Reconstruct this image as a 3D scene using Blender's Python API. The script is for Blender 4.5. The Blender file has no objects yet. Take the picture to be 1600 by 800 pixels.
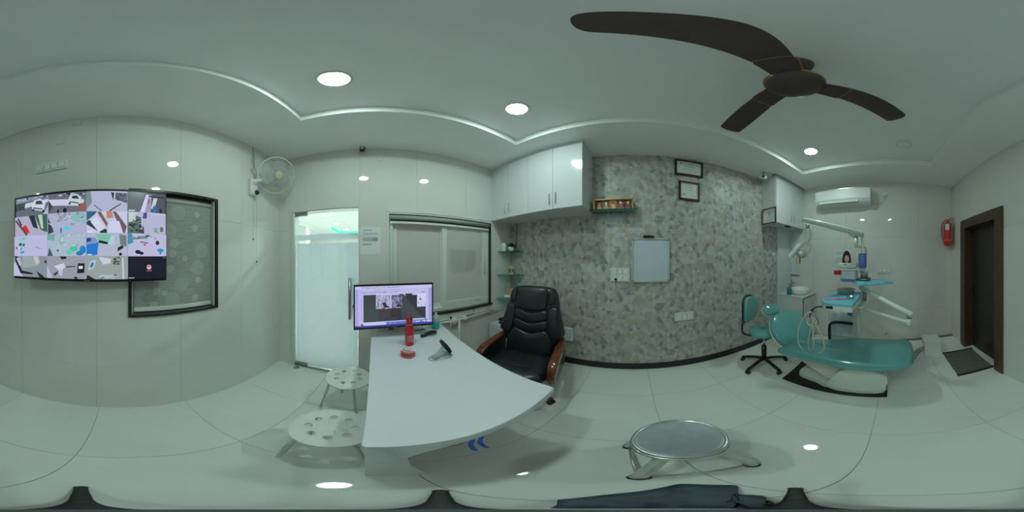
import bpy, bmesh, math, random
from mathutils import Vector, Matrix
random.seed(7)
PI = math.pi
C = bpy.context.scene.collection
S = bpy.context.scene
R = math.radians

# ------------------------------------------------------------------ camera, world, exposure
cam_d = bpy.data.cameras.new('camera'); cam = bpy.data.objects.new('camera', cam_d); C.objects.link(cam)
cam_d.type = 'PANO'
cam_d.panorama_type = 'EQUIRECTANGULAR'
cam_d.clip_start = 0.02
cam.location = (0, 0, 1.55); cam.rotation_euler = (R(90), 0, R(42.75))
S.camera = cam
w = bpy.data.worlds.new('world'); S.world = w; w.use_nodes = True
w.node_tree.nodes['Background'].inputs[0].default_value = (0.80, 0.90, 0.88, 1)
w.node_tree.nodes['Background'].inputs[1].default_value = 1.3
S.view_settings.view_transform = 'Standard'; S.view_settings.look = 'None'
S.view_settings.exposure = 0.38; S.view_settings.gamma = 1; S.view_settings.use_curve_mapping = False
S.cycles.use_denoising = True
S.cycles.max_bounces = 16; S.cycles.diffuse_bounces = 12; S.cycles.glossy_bounces = 4; S.cycles.transmission_bounces = 8
S.cycles.sample_clamp_indirect = 4.0
S.cycles.caustics_reflective = False; S.cycles.caustics_refractive = False
LAMP = 140.0          # radiance of the ceiling downlights
LAMP_BEYOND = 330.0    # the same kind of lamps in the room behind the glass door
LCOL = (0.77, 1.0, 0.92, 1)

# ------------------------------------------------------------------ materials
def lin(c):
    return tuple((x/12.92 if x <= 0.04045 else ((x+0.055)/1.055)**2.4) for x in c)
def rgb(r, g, b):
    return lin((r/255., g/255., b/255.))
MATS = {}
def mat(name, col, rough=0.5, metal=0.0, coat=0.0, noise=0.0, nscale=8.0, bump=0.0, bscale=40.0, spec=0.5, trans=0.0, alpha=1.0, stretch=None):
    if name in MATS: return MATS[name]
    m = bpy.data.materials.new(name); m.use_nodes = True; MATS[name] = m
    nt = m.node_tree; b = nt.nodes['Principled BSDF']
    b.inputs['Base Color'].default_value = (*col, 1); b.inputs['Roughness'].default_value = rough
    b.inputs['Metallic'].default_value = metal; b.inputs['Coat Weight'].default_value = coat
    b.inputs['Coat Roughness'].default_value = 0.05
    b.inputs['Specular IOR Level'].default_value = spec
    b.inputs['Transmission Weight'].default_value = trans; b.inputs['Alpha'].default_value = alpha
    if noise or bump:
        tc = nt.nodes.new('ShaderNodeTexCoord'); mp = nt.nodes.new('ShaderNodeMapping')
        nt.links.new(tc.outputs['Object'], mp.inputs[0])
        if stretch: mp.inputs['Scale'].default_value = stretch
    if noise:
        n = nt.nodes.new('ShaderNodeTexNoise'); n.inputs['Scale'].default_value = nscale; n.inputs['Detail'].default_value = 5
        nt.links.new(mp.outputs[0], n.inputs['Vector'])
        r_ = nt.nodes.new('ShaderNodeValToRGB')
        r_.color_ramp.elements[0].position = 0.3; r_.color_ramp.elements[1].position = 0.7
        r_.color_ramp.elements[0].color = (*[max(0, c*(1-noise)) for c in col], 1)
        r_.color_ramp.elements[1].color = (*[min(1, c*(1+noise)) for c in col], 1)
        nt.links.new(n.outputs[0], r_.inputs[0]); nt.links.new(r_.outputs[0], b.inputs['Base Color'])
    if bump:
        n2 = nt.nodes.new('ShaderNodeTexNoise'); n2.inputs['Scale'].default_value = bscale; n2.inputs['Detail'].default_value = 3
        nt.links.new(mp.outputs[0], n2.inputs['Vector'])
        bp = nt.nodes.new('ShaderNodeBump'); bp.inputs['Strength'].default_value = bump; bp.inputs['Distance'].default_value = 0.004
        nt.links.new(n2.outputs[0], bp.inputs['Height']); nt.links.new(bp.outputs[0], b.inputs['Normal'])
    return m
def emit(name, col, strength):
    m = bpy.data.materials.new(name); m.use_nodes = True; MATS[name] = m
    nt = m.node_tree; nt.nodes.clear()
    e = nt.nodes.new('ShaderNodeEmission'); o = nt.nodes.new('ShaderNodeOutputMaterial')
    e.inputs[0].default_value = col if len(col) == 4 else (*col, 1); e.inputs[1].default_value = strength
    nt.links.new(e.outputs[0], o.inputs[0]); return m
def print_mat(name, rough=0.5, emission=0.0):
    m = bpy.data.materials.new(name); m.use_nodes = True; nt = m.node_tree
    b = nt.nodes['Principled BSDF']; a = nt.nodes.new('ShaderNodeVertexColor'); a.layer_name = 'ink'
    b.inputs['Roughness'].default_value = rough
    if emission:
        b.inputs['Base Color'].default_value = (0.02, 0.02, 0.02, 1)
        nt.links.new(a.outputs[0], b.inputs['Emission Color']); b.inputs['Emission Strength'].default_value = emission
        b.inputs['Roughness'].default_value = 0.2
    else: nt.links.new(a.outputs[0], b.inputs['Base Color'])
    return m

tile_cream = mat('cream_wall_tile', (0.72, 0.71, 0.67), 0.03, noise=0.03, nscale=1.5, spec=0.6)
grout = mat('cream_grout', (0.66, 0.65, 0.60), 0.7, noise=0.05, nscale=60)
tile_floor = mat('ivory_floor_tile', (0.80, 0.81, 0.78), 0.03, noise=0.03, nscale=2.5, spec=0.6)
grout_dark = mat('grey_floor_grout', (0.16, 0.17, 0.15), 0.8, noise=0.1, nscale=50)
ceil_m = mat('white_ceiling_paint', (0.87, 0.87, 0.87), 0.75, noise=0.015, nscale=3)
white_lam = mat('white_gloss_laminate', (0.64, 0.67, 0.68), 0.12, noise=0.01, nscale=4)
white_matte = mat('white_edge_laminate', (0.62, 0.64, 0.62), 0.45, noise=0.03, nscale=9)
desk_m = mat('white_desk_laminate', (0.70, 0.72, 0.75), 0.25, noise=0.012, nscale=5)
white_pl = mat('white_plastic', (0.74, 0.76, 0.73), 0.35, noise=0.01, nscale=6)
cream_pl = mat('cream_plastic', (0.70, 0.70, 0.60), 0.3, noise=0.02, nscale=6)
grey_pl = mat('grey_plastic', (0.35, 0.36, 0.36), 0.4, noise=0.03, nscale=10)
pale_grey = mat('pale_grey_plastic', (0.5, 0.52, 0.51), 0.35, noise=0.02, nscale=10)
black_pl = mat('black_plastic', (0.012, 0.013, 0.014), 0.35, noise=0.1, nscale=20)
black_gran = mat('black_granite', (0.024, 0.027, 0.027), 0.25, noise=0.5, nscale=120)
leather = mat('black_leather', (0.014, 0.019, 0.024), 0.32, coat=0.12, noise=0.12, nscale=14, bump=0.25, bscale=160)
leather_seam = mat('leather_seam', (0.045, 0.05, 0.055), 0.6, noise=0.1, nscale=30)
red_wood = mat('varnished_red_wood', (0.13, 0.030, 0.012), 0.18, coat=0.5, noise=0.45, nscale=7, stretch=(1, 1, 9))
worn = mat('worn_wood_edge', (0.42, 0.32, 0.22), 0.6, noise=0.3, nscale=50)
chrome = mat('brushed_steel', (0.62, 0.63, 0.62), 0.24, 0.85, noise=0.06, nscale=30)
chrome_d = mat('dull_steel', (0.42, 0.42, 0.40), 0.35, 1.0, noise=0.08, nscale=30)
steel_top_m = mat('scratched_steel_seat', (0.42, 0.45, 0.48), 0.38, 0.75, noise=0.08, nscale=25)
teal = mat('teal_vinyl', (0.125, 0.350, 0.345), 0.16, coat=0.35, noise=0.06, nscale=5, bump=0.05, bscale=25)
dental_w = mat('white_dental_enamel', (0.72, 0.76, 0.70), 0.25, coat=0.2, noise=0.015, nscale=6)
blue_wrap = mat('blue_plastic_film', (0.11, 0.22, 0.58), 0.25, coat=0.3, noise=0.12, nscale=25, bump=0.3, bscale=60)
aqua_wrap = mat('aqua_sheet', (0.17, 0.52, 0.64), 0.45, noise=0.1, nscale=18, bump=0.35, bscale=25)
film_m = mat('clear_polythene', (0.62, 0.68, 0.70), 0.2, noise=0.12, nscale=14, bump=0.8, bscale=22, coat=0.4)
fan_brown = mat('dark_brown_fan_enamel', (0.075, 0.046, 0.040), 0.38, noise=0.12, nscale=12)
fan_hub = mat('brown_fan_hub', (0.085, 0.056, 0.048), 0.3, noise=0.1, nscale=12)
gold = mat('gold_trim', (0.55, 0.33, 0.10), 0.35, 0.6, noise=0.1, nscale=30)
door_dark = mat('dark_brown_door_veneer', (0.034, 0.024, 0.018), 0.4, noise=0.35, nscale=9, stretch=(14, 14, 0.7))
frame_brown = mat('brown_door_frame_wood', (0.085, 0.048, 0.024), 0.35, noise=0.45, nscale=8, stretch=(14, 14, 0.8))
red_p = mat('red_enamel', (0.58, 0.016, 0.018), 0.25, coat=0.3, noise=0.05, nscale=8)
pink_red = mat('pink_red_acrylic', (0.58, 0.11, 0.11), 0.35, coat=0.3, noise=0.12, nscale=25)
tooth = mat('ivory_tooth', (0.72, 0.69, 0.55), 0.3, noise=0.08, nscale=40)
leaf_m = mat('green_leaf', (0.018, 0.10, 0.022), 0.45, noise=0.4, nscale=25)
bone = mat('aged_bone', (0.42, 0.32, 0.19), 0.6, noise=0.35, nscale=30, bump=0.4, bscale=60)
wood_lt = mat('light_wood', (0.48, 0.32, 0.17), 0.5, noise=0.2, nscale=10, stretch=(1, 1, 8))
orange = mat('amber_acrylic', (0.85, 0.30, 0.07), 0.25, noise=0.05, nscale=8)
skirt_m = mat('black_skirting_stone', (0.012, 0.014, 0.014), 0.15, noise=0.3, nscale=60)
paper = mat('white_paper', (0.76, 0.79, 0.78), 0.8, noise=0.02, nscale=10)
ink = mat('grey_ink', (0.25, 0.27, 0.30), 0.8, noise=0.05, nscale=10)
navy = mat('navy_cloth', (0.055, 0.075, 0.105), 0.6, noise=0.3, nscale=30, bump=0.5, bscale=60)
beige_cloth = mat('beige_woven_cloth', (0.33, 0.31, 0.25), 0.8, noise=0.25, nscale=80, bump=0.5, bscale=120)
cable_w = mat('pale_cable', (0.62, 0.62, 0.50), 0.45, noise=0.05, nscale=20)
shadow_line = mat('dark_gap', (0.02, 0.022, 0.02), 0.8, noise=0.1, nscale=30)
teal_liq = mat('teal_soap', (0.008, 0.20, 0.25), 0.2, coat=0.3, noise=0.05, nscale=10)
aqua_gel = mat('aqua_gel', (0.05, 0.45, 0.48), 0.15, coat=0.3, noise=0.05, nscale=10)
pale_bottle = mat('cloudy_bottle_plastic', (0.66, 0.76, 0.72), 0.2, coat=0.3, noise=0.05, nscale=10)
pump_m = mat('white_pump', (0.8, 0.8, 0.78), 0.3, noise=0.02, nscale=10)
concrete = mat('outer_wall_paint', (0.72, 0.73, 0.71), 0.8, noise=0.03, nscale=3)
porcelain = mat('white_porcelain', (0.80, 0.82, 0.80), 0.08, coat=0.4, noise=0.01, nscale=5)
pink_m = mat('pink_plastic', (0.75, 0.28, 0.48), 0.4, noise=0.1, nscale=30)
lamp_m = emit('downlight_glow', LCOL, LAMP)
lamp2_m = emit('downlight_glow_beyond', (0.9, 1.0, 0.98, 1), LAMP_BEYOND)
green_m = emit('green_strip_glow', (0.08, 0.9, 0.5, 1), 1.6)

def glass_mat(name, tint, rough=0.0, body=0.0):
    m = bpy.data.materials.new(name); m.use_nodes = True; nt = m.node_tree; nt.nodes.clear(); MATS[name] = m
    o = nt.nodes.new('ShaderNodeOutputMaterial'); mx = nt.nodes.new('ShaderNodeMixShader')
    t = nt.nodes.new('ShaderNodeBsdfTransparent'); g = nt.nodes.new('ShaderNodeBsdfGlossy')
    lw = nt.nodes.new('ShaderNodeLayerWeight'); pw = nt.nodes.new('ShaderNodeMath'); pw.operation = 'POWER'; pw.inputs[1].default_value = 4.0
    ma = nt.nodes.new('ShaderNodeMath'); ma.operation = 'MULTIPLY_ADD'; ma.inputs[1].default_value = 0.6; ma.inputs[2].default_value = 0.045
    nt.links.new(lw.outputs['Facing'], pw.inputs[0]); nt.links.new(pw.outputs[0], ma.inputs[0])
    t.inputs[0].default_value = (*tint, 1); g.inputs['Roughness'].default_value = rough
    src = t.outputs[0]
    if body:
        d = nt.nodes.new('ShaderNodeBsdfTranslucent'); d.inputs[0].default_value = (*tint, 1); d2 = nt.nodes.new('ShaderNodeBsdfDiffuse'); d2.inputs[0].default_value = (*tint, 1)
        m1 = nt.nodes.new('ShaderNodeMixShader'); nt.links.new(d.outputs[0], m1.inputs[1]); nt.links.new(d2.outputs[0], m1.inputs[2])
        m2 = nt.nodes.new('ShaderNodeMixShader'); m2.inputs[0].default_value = body; nt.links.new(t.outputs[0], m2.inputs[1]); nt.links.new(m1.outputs[0], m2.inputs[2]); src = m2.outputs[0]
    nt.links.new(ma.outputs[0], mx.inputs[0]); nt.links.new(src, mx.inputs[1]); nt.links.new(g.outputs[0], mx.inputs[2])
    nt.links.new(mx.outputs[0], o.inputs[0]); return m
clear_glass = glass_mat('clear_glass', (0.90, 0.96, 0.94))
green_glass = glass_mat('green_edge_glass', (0.50, 0.84, 0.80), 0.0, 0.3)
plastic_clear = glass_mat('clear_acrylic', (0.80, 0.86, 0.86), 0.1)
def frosted(name, col, tr, gloss=0.10):
    m = bpy.data.materials.new(name); m.use_nodes = True; nt = m.node_tree; nt.nodes.clear(); MATS[name] = m
    o = nt.nodes.new('ShaderNodeOutputMaterial')
    d = nt.nodes.new('ShaderNodeBsdfDiffuse'); t = nt.nodes.new('ShaderNodeBsdfTranslucent'); g = nt.nodes.new('ShaderNodeBsdfGlossy')
    n = nt.nodes.new('ShaderNodeTexNoise'); n.inputs['Scale'].default_value = 3
    rmp = nt.nodes.new('ShaderNodeValToRGB'); rmp.color_ramp.elements[0].color = (*[c*0.96 for c in col], 1); rmp.color_ramp.elements[1].color = (*col, 1)
    nt.links.new(n.outputs[0], rmp.inputs[0]); nt.links.new(rmp.outputs[0], d.inputs[0]); nt.links.new(rmp.outputs[0], t.inputs[0])
    g.inputs['Roughness'].default_value = 0.04
    m1 = nt.nodes.new('ShaderNodeMixShader'); m1.inputs[0].default_value = tr
    m2 = nt.nodes.new('ShaderNodeMixShader'); fr = nt.nodes.new('ShaderNodeFresnel'); fr.inputs[0].default_value = 1.4
    nt.links.new(d.outputs[0], m1.inputs[1]); nt.links.new(t.outputs[0], m1.inputs[2])
    nt.links.new(fr.outputs[0], m2.inputs[0]); nt.links.new(m1.outputs[0], m2.inputs[1]); nt.links.new(g.outputs[0], m2.inputs[2])
    nt.links.new(m2.outputs[0], o.inputs[0]); return m
frost_door = frosted('frosted_door_film', (0.90, 0.94, 0.97), 0.88)
frost_win = frosted('frosted_window_glass', (0.72, 0.72, 0.70), 0.32)

# tile with printed triangles, wall facing the camera
def triangle_print():
    m = bpy.data.materials.new('triangle_printed_tile'); m.use_nodes = True; nt = m.node_tree; b = nt.nodes['Principled BSDF']
    N = nt.nodes.new; L = nt.links.new
    geo = N('ShaderNodeNewGeometry'); sep = N('ShaderNodeSeparateXYZ'); L(geo.outputs['Position'], sep.inputs[0])
    def mth(op, a, b_=None, c=None):
        n = N('ShaderNodeMath'); n.operation = op
        for i, v in enumerate((a, b_, c)):
            if v is None: continue
            if isinstance(v, (int, float)): n.inputs[i].default_value = v
            else: L(v, n.inputs[i])
        return n.outputs[0]
    Wt, Ht = 0.058, 0.052
    v = mth('DIVIDE', sep.outputs[2], Ht); row = mth('FLOOR', v); fv = mth('SUBTRACT', v, row)
    # zigzag rows: mirrored every other row so that shapes join into upright diamonds
    odd = mth('MODULO', row, 2.0)
    fvm = mth('ABSOLUTE', mth('SUBTRACT', odd, fv))
    u0 = mth('DIVIDE', sep.outputs[0], Wt)
    u = mth('SUBTRACT', u0, mth('MULTIPLY', fvm, 0.5)); cu = mth('FLOOR', u); fu = mth('SUBTRACT', u, cu)
    tri = mth('GREATER_THAN', mth('ADD', fu, fvm), 1.0)
    def rnd(a, b_, c):
        cx = N('ShaderNodeCombineXYZ')
        for i, vv in enumerate((a, b_, c)):
            if isinstance(vv, (int, float)): cx.inputs[i].default_value = vv
            else: L(vv, cx.inputs[i])
        wn = N('ShaderNodeTexWhiteNoise'); wn.noise_dimensions = '3D'; L(cx.outputs[0], wn.inputs['Vector']); return wn.outputs['Value']
    per = mth('MODULO', mth('ADD', cu, 800), 28.0); prow = mth('MODULO', row, 20.0)
    # triangles of two rows pair into diamonds, or both halves of a cell pair into a parallelogram
    pair = mth('GREATER_THAN', rnd(per, prow, 3.3), 0.45)
    tri_eff = mth('MULTIPLY', tri, mth('SUBTRACT', 1.0, pair))
    lean = rnd(per, prow, mth('MULTIPLY', tri_eff, 7.7))
    half = mth('FLOOR', mth('DIVIDE', mth('ADD', row, mth('SUBTRACT', 1.0, tri)), 2.0)); phalf = mth('MODULO', half, 10.0)
    dsel = mth('LESS_THAN', rnd(per, phalf, mth('ADD', 11.0, mth('MULTIPLY', tri, 5.0))), 0.38)
    dia = rnd(per, phalf, mth('ADD', 21.0, mth('MULTIPLY', tri, 3.0)))
    val = mth('ADD', mth('MULTIPLY', dsel, dia), mth('MULTIPLY', mth('SUBTRACT', 1.0, dsel), lean))
    r_ = N('ShaderNodeValToRGB'); cr = r_.color_ramp; cr.interpolation = 'CONSTANT'
    cols = [(0.0, (0.52, 0.525, 0.49)), (0.26, (0.45, 0.455, 0.42)), (0.46, (0.385, 0.395, 0.37)), (0.60, (0.44, 0.395, 0.325)), (0.74, (0.30, 0.315, 0.305)), (0.86, (0.48, 0.485, 0.455)), (0.96, (0.25, 0.27, 0.275))]
    cr.elements[0].position = 0; cr.elements[0].color = (*cols[0][1], 1)
    cr.elements[1].position = cols[1][0]; cr.elements[1].color = (*cols[1][1], 1)
    for p, c in cols[2:]:
        e = cr.elements.new(p); e.color = (*c, 1)
    L(val, r_.inputs[0])
    ns = N('ShaderNodeTexNoise'); ns.inputs['Scale'].default_value = 45; ns.inputs['Detail'].default_value = 4
    L(geo.outputs['Position'], ns.inputs['Vector'])
    mx = N('ShaderNodeMix'); mx.data_type = 'RGBA'; mx.blend_type = 'MULTIPLY'; mx.inputs[0].default_value = 0.0
    L(r_.outputs[0], mx.inputs[6]); L(ns.outputs[0], mx.inputs[7]); L(mx.outputs[2], b.inputs['Base Color'])
    b.inputs['Roughness'].default_value = 0.42
    return m
tri_m = triangle_print()

def blind_print():
    m = bpy.data.materials.new('dotted_circle_blind_fabric'); m.use_nodes = True; nt = m.node_tree; b = nt.nodes['Principled BSDF']
    tc = nt.nodes.new('ShaderNodeTexCoord'); mp = nt.nodes.new('ShaderNodeMapping'); mp.inputs['Scale'].default_value = (3, 3, 70)
    nt.links.new(tc.outputs['Object'], mp.inputs[0])
    n = nt.nodes.new('ShaderNodeTexNoise'); n.inputs['Scale'].default_value = 4; n.inputs['Detail'].default_value = 4
    nt.links.new(mp.outputs[0], n.inputs['Vector'])
    r_ = nt.nodes.new('ShaderNodeValToRGB'); r_.color_ramp.elements[0].position = 0.35; r_.color_ramp.elements[1].position = 0.65
    r_.color_ramp.elements[0].color = (0.27, 0.285, 0.265, 1); r_.color_ramp.elements[1].color = (0.40, 0.415, 0.385, 1)
    nt.links.new(n.outputs[0], r_.inputs[0]); nt.links.new(r_.outputs[0], b.inputs['Base Color']); b.inputs['Roughness'].default_value = 0.8
    return m
blind_m = blind_print()
def mat_weave():
    m = bpy.data.materials.new('diamond_weave_rug'); m.use_nodes = True; nt = m.node_tree; b = nt.nodes['Principled BSDF']
    N = nt.nodes.new; L = nt.links.new
    tc = N('ShaderNodeTexCoord'); mp = N('ShaderNodeMapping'); mp.inputs['Rotation'].default_value = (0, 0, R(45)); L(tc.outputs['Object'], mp.inputs[0])
    ck = N('ShaderNodeTexChecker'); ck.inputs['Scale'].default_value = 45
    ck.inputs['Color1'].default_value = (0.05, 0.055, 0.055, 1); ck.inputs['Color2'].default_value = (0.22, 0.23, 0.215, 1); L(mp.outputs[0], ck.inputs['Vector'])
    L(ck.outputs[0], b.inputs['Base Color']); b.inputs['Roughness'].default_value = 0.95
    return m
weave_m = mat_weave()
art_print = print_mat('printed_ink', 0.55)
art_screen = print_mat('screen_picture_glow', 0.2, 0.72)

# ------------------------------------------------------------------ mesh helpers
class Ref:
    """a place on a thing: parts built for it become children of the thing"""
    def __init__(s, obj, loc=(0, 0, 0), rz=0.0): s.obj = obj; s.M = Matrix.Translation(loc) @ Matrix.Rotation(R(rz), 4, 'Z')
class MB:
    def __init__(s): s.bm = bmesh.new(); s.M = Matrix.Identity(4); s.mi = 0
    def _fin(s, verts, faces=None):
        for v in verts: v.co = s.M @ v.co
        if s.mi:
            for f in (faces or []): f.material_index = s.mi
    def poly(s, pts, flip=False):
        vs = [s.bm.verts.new(s.M @ Vector(p)) for p in pts]
        f = s.bm.faces.new(vs[::-1] if flip else vs); f.material_index = s.mi; return f
    def box(s, x0, x1, y0, y1, z0, z1, bev=0.0, seg=2):
        r_ = bmesh.ops.create_cube(s.bm, size=1)['verts']
        for v in r_:
            v.co = Vector(((x0+x1)/2+v.co.x*(x1-x0), (y0+y1)/2+v.co.y*(y1-y0), (z0+z1)/2+v.co.z*(z1-z0)))
        if bev:
            es = list({e for v in r_ for e in v.link_edges})
            o = bmesh.ops.bevel(s.bm, geom=es, offset=bev, segments=seg, profile=0.5, affect='EDGES')
            r_ = list({v for v in o['verts']} | {v for v in r_ if v.is_valid})
        fs = {f for v in r_ for f in v.link_faces}
        s._fin(r_, fs); return s
    def tube(s, path, r, seg=10, caps=True, closed=False):
        P = [Vector(p) for p in path]; n = len(P)
        rr = r if isinstance(r, (list, tuple)) else [r]*n
        rings = []; prev = None
        for i in range(n):
            if closed: t = (P[(i+1) % n]-P[i-1])
            else: t = (P[min(i+1, n-1)]-P[max(i-1, 0)])
            t.normalize()
            if prev is None:
                a = Vector((0, 0, 1)) if abs(t.z) < 0.9 else Vector((1, 0, 0)); nx = t.cross(a).normalized()
            else:
                nx = (prev-t*prev.dot(t)).normalized()
            prev = nx; ny = t.cross(nx)
            rings.append([s.bm.verts.new(s.M @ (P[i]+(nx*math.cos(2*PI*k/seg)+ny*math.sin(2*PI*k/seg))*rr[i])) for k in range(seg)])
        m_ = n if closed else n-1
        for i in range(m_):
            a, b = rings[i], rings[(i+1) % n]
            for k in range(seg):
                f = s.bm.faces.new((a[k], a[(k+1) % seg], b[(k+1) % seg], b[k])); f.material_index = s.mi; f.smooth = True
        if caps and not closed:
            for rg, fl in ((rings[0], 1), (rings[-1], 0)):
                f = s.bm.faces.new(rg[::-1] if fl else rg); f.material_index = s.mi
        return s
    def sweep(s, path, w_, h_, side, bevf=0.25):
        # rounded rectangular section: w along 'side', h along path normal
        P = [Vector(p) for p in path]; n = len(P); side = Vector(side).normalized()
        hh = h_ if isinstance(h_, (list, tuple)) else [h_]*n
        ww = w_ if isinstance(w_, (list, tuple)) else [w_]*n
        rings = []
        for i in range(n):
            t = (P[min(i+1, n-1)]-P[max(i-1, 0)]).normalized(); nn = side.cross(t).normalized()
            a, b = ww[i]/2, hh[i]/2; c = min(a, b)*2*bevf
            sec = [(a-c, b), (a-0.3*c, b-0.3*c), (a, b-c), (a, -b+c), (a-0.3*c, -b+0.3*c), (a-c, -b), (-a+c, -b), (-a+0.3*c, -b+0.3*c), (-a, -b+c), (-a, b-c), (-a+0.3*c, b-0.3*c), (-a+c, b)]
            rings.append([s.bm.verts.new(s.M @ (P[i]+side*q[0]+nn*q[1])) for q in sec])
        k_ = len(rings[0])
        for i in range(n-1):
            for k in range(k_):
                f = s.bm.faces.new((rings[i][k], rings[i][(k+1) % k_], rings[i+1][(k+1) % k_], rings[i+1][k])); f.material_index = s.mi; f.smooth = True
        s.bm.faces.new(rings[0][::-1]); s.bm.faces.new(rings[-1]); return s
    def cyl(s, p0, p1, r0, r1=None, seg=20):
        return s.tube([p0, p1], [r0, r0 if r1 is None else r1], seg)
    def lathe(s, prof, seg=32, cx=0, cy=0, smooth=True, caps=True):
        rings = []
        for (r_, z) in prof:
            if r_ < 1e-5: rings.append([s.bm.verts.new(s.M @ Vector((cx, cy, z)))])
            else: rings.append([s.bm.verts.new(s.M @ Vector((cx+r_*math.cos(2*PI*k/seg), cy+r_*math.sin(2*PI*k/seg), z))) for k in range(seg)])
        for i in range(len(rings)-1):
            a, b = rings[i], rings[i+1]
            for k in range(seg):
                k2 = (k+1) % seg
                if len(a) == 1 and len(b) == 1: break
                if len(a) == 1: f = s.bm.faces.new((a[0], b[k2], b[k]))
                elif len(b) == 1: f = s.bm.faces.new((a[k], a[k2], b[0]))
                else: f = s.bm.faces.new((a[k], a[k2], b[k2], b[k]))
                f.material_index = s.mi; f.smooth = smooth
        for rg, fl in ((rings[0], 0), (rings[-1], 1)):
            if caps and len(rg) > 1:
                f = s.bm.faces.new(rg if fl else rg[::-1]); f.material_index = s.mi
        return s
    def ball(s, c, rx, ry=None, rz=None, seg=16, rings=10):
        ry = rx if ry is None else ry; rz = rx if rz is None else rz
        r_ = bmesh.ops.create_uvsphere(s.bm, u_segments=seg, v_segments=rings, radius=1)['verts']
        for v in r_: v.co = Vector((c[0]+v.co.x*rx, c[1]+v.co.y*ry, c[2]+v.co.z*rz))
        fs = {f for v in r_ for f in v.link_faces}
        for f in fs: f.smooth = True
        s._fin(r_, fs); return s
    def prism(s, pts, z0, z1, bev=0.0, axis='z'):
        def P(a, b, c):
            return {'z': (a, b, c), 'y': (a, c, b), 'x': (c, a, b)}[axis]
        lo = [s.bm.verts.new(s.M @ Vector(P(p[0], p[1], z0))) for p in pts]; hi = [s.bm.verts.new(s.M @ Vector(P(p[0], p[1], z1))) for p in pts]
        n = len(pts); fs = [s.bm.faces.new(lo[::-1]), s.bm.faces.new(hi)]
        for i in range(n): fs.append(s.bm.faces.new((lo[i], lo[(i+1) % n], hi[(i+1) % n], hi[i])))
        for f in fs: f.material_index = s.mi
        if bev:
            es = list(set(list(fs[0].edges)+list(fs[1].edges)))
            bmesh.ops.bevel(s.bm, geom=es, offset=bev, segments=2, profile=0.5, affect='EDGES')
        return s
    def pad(s, pts, t, er=0.03, puff=0.02, n_edge=5, n_dome=5, back=True):
        # cushion: outline pts (x,z plane), thickness grows to -y (front); er edge radius
        n = len(pts); cx = sum(p[0] for p in pts)/n; cz = sum(p[1] for p in pts)/n
        Rm = sum(math.hypot(p[0]-cx, p[1]-cz) for p in pts)/n
        levels = []
        if back: levels.append((0.9, 0.0))
        for k in range(n_edge+1):
            a = -PI/2+PI*k/n_edge
            levels.append((1-er/Rm*(1-math.cos(a)), t/2+t/2*math.sin(a)))
        s1 = 1-er/Rm
        for k in range(1, n_dome):
            q = s1*(1-k/n_dome); levels.append((q, t+puff*(1-(q/s1)**2)))
        rings = [[s.bm.verts.new(s.M @ Vector((cx+(p[0]-cx)*sc, -d, cz+(p[1]-cz)*sc))) for p in pts] for sc, d in levels]
        for i in range(len(rings)-1):
            for k in range(n):
                f = s.bm.faces.new((rings[i][k], rings[i][(k+1) % n], rings[i+1][(k+1) % n], rings[i+1][k])); f.smooth = True; f.material_index = s.mi
        c = s.bm.verts.new(s.M @ Vector((cx, -(t+puff), cz)))
        for k in range(n):
            f = s.bm.faces.new((rings[-1][k], rings[-1][(k+1) % n], c)); f.smooth = True; f.material_index = s.mi
        s.bm.faces.new(rings[0][::-1]).material_index = s.mi
        return s
    def build(s, name, material, parent=None, smooth=False):
        bmesh.ops.recalc_face_normals(s.bm, faces=s.bm.faces)
        me = bpy.data.meshes.new(name); s.bm.to_mesh(me); s.bm.free()
        for m in (material if isinstance(material, (list, tuple)) else [material]): me.materials.append(m)
        if smooth:
            for p in me.polygons: p.use_smooth = True
        o = bpy.data.objects.new(name, me); C.objects.link(o)
        if isinstance(parent, Ref): me.transform(parent.M); parent = parent.obj
        if parent: o.parent = parent
        return o
def T(x=0, y=0, z=0): return Matrix.Translation((x, y, z))
def RX(a): return Matrix.Rotation(R(a), 4, 'X')
def RY(a): return Matrix.Rotation(R(a), 4, 'Y')
def RZ(a): return Matrix.Rotation(R(a), 4, 'Z')

def tag(o, label=None, cat=None, group=None, kind=None):
    if label: o['label'] = label
    if cat: o['category'] = cat
    if group: o['group'] = group
    if kind: o['kind'] = kind
    return o
def thing(name, label, cat, loc=(0, 0, 0), rz=0.0, group=None):
    o = bpy.data.objects.new(name, None); C.objects.link(o); o.location = loc; o.rotation_euler = (0, 0, R(rz)); o.empty_display_size = 0.1
    return tag(o, label, cat, group)
def dup(root, loc, rz, label):
    r_ = root.copy(); C.objects.link(r_); r_.location = loc; r_.rotation_euler = (0, 0, R(rz)); r_['label'] = label
    for ch in list(root.children):
        c = ch.copy(); C.objects.link(c); c.parent = r_
        for g in list(ch.children):
            d = g.copy(); C.objects.link(d); d.parent = c
    return r_
def ellipse(cx, cz, a, b, n=28, p=2.0, rot=0.0):
    out = []
    for k in range(n):
        t = 2*PI*k/n; c, s_ = math.cos(t), math.sin(t)
        x = a*math.copysign(abs(c)**(2/p), c); z = b*math.copysign(abs(s_)**(2/p), s_)
        out.append((cx+x*math.cos(rot)-z*math.sin(rot), cz+x*math.sin(rot)+z*math.cos(rot)))
    return out
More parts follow.
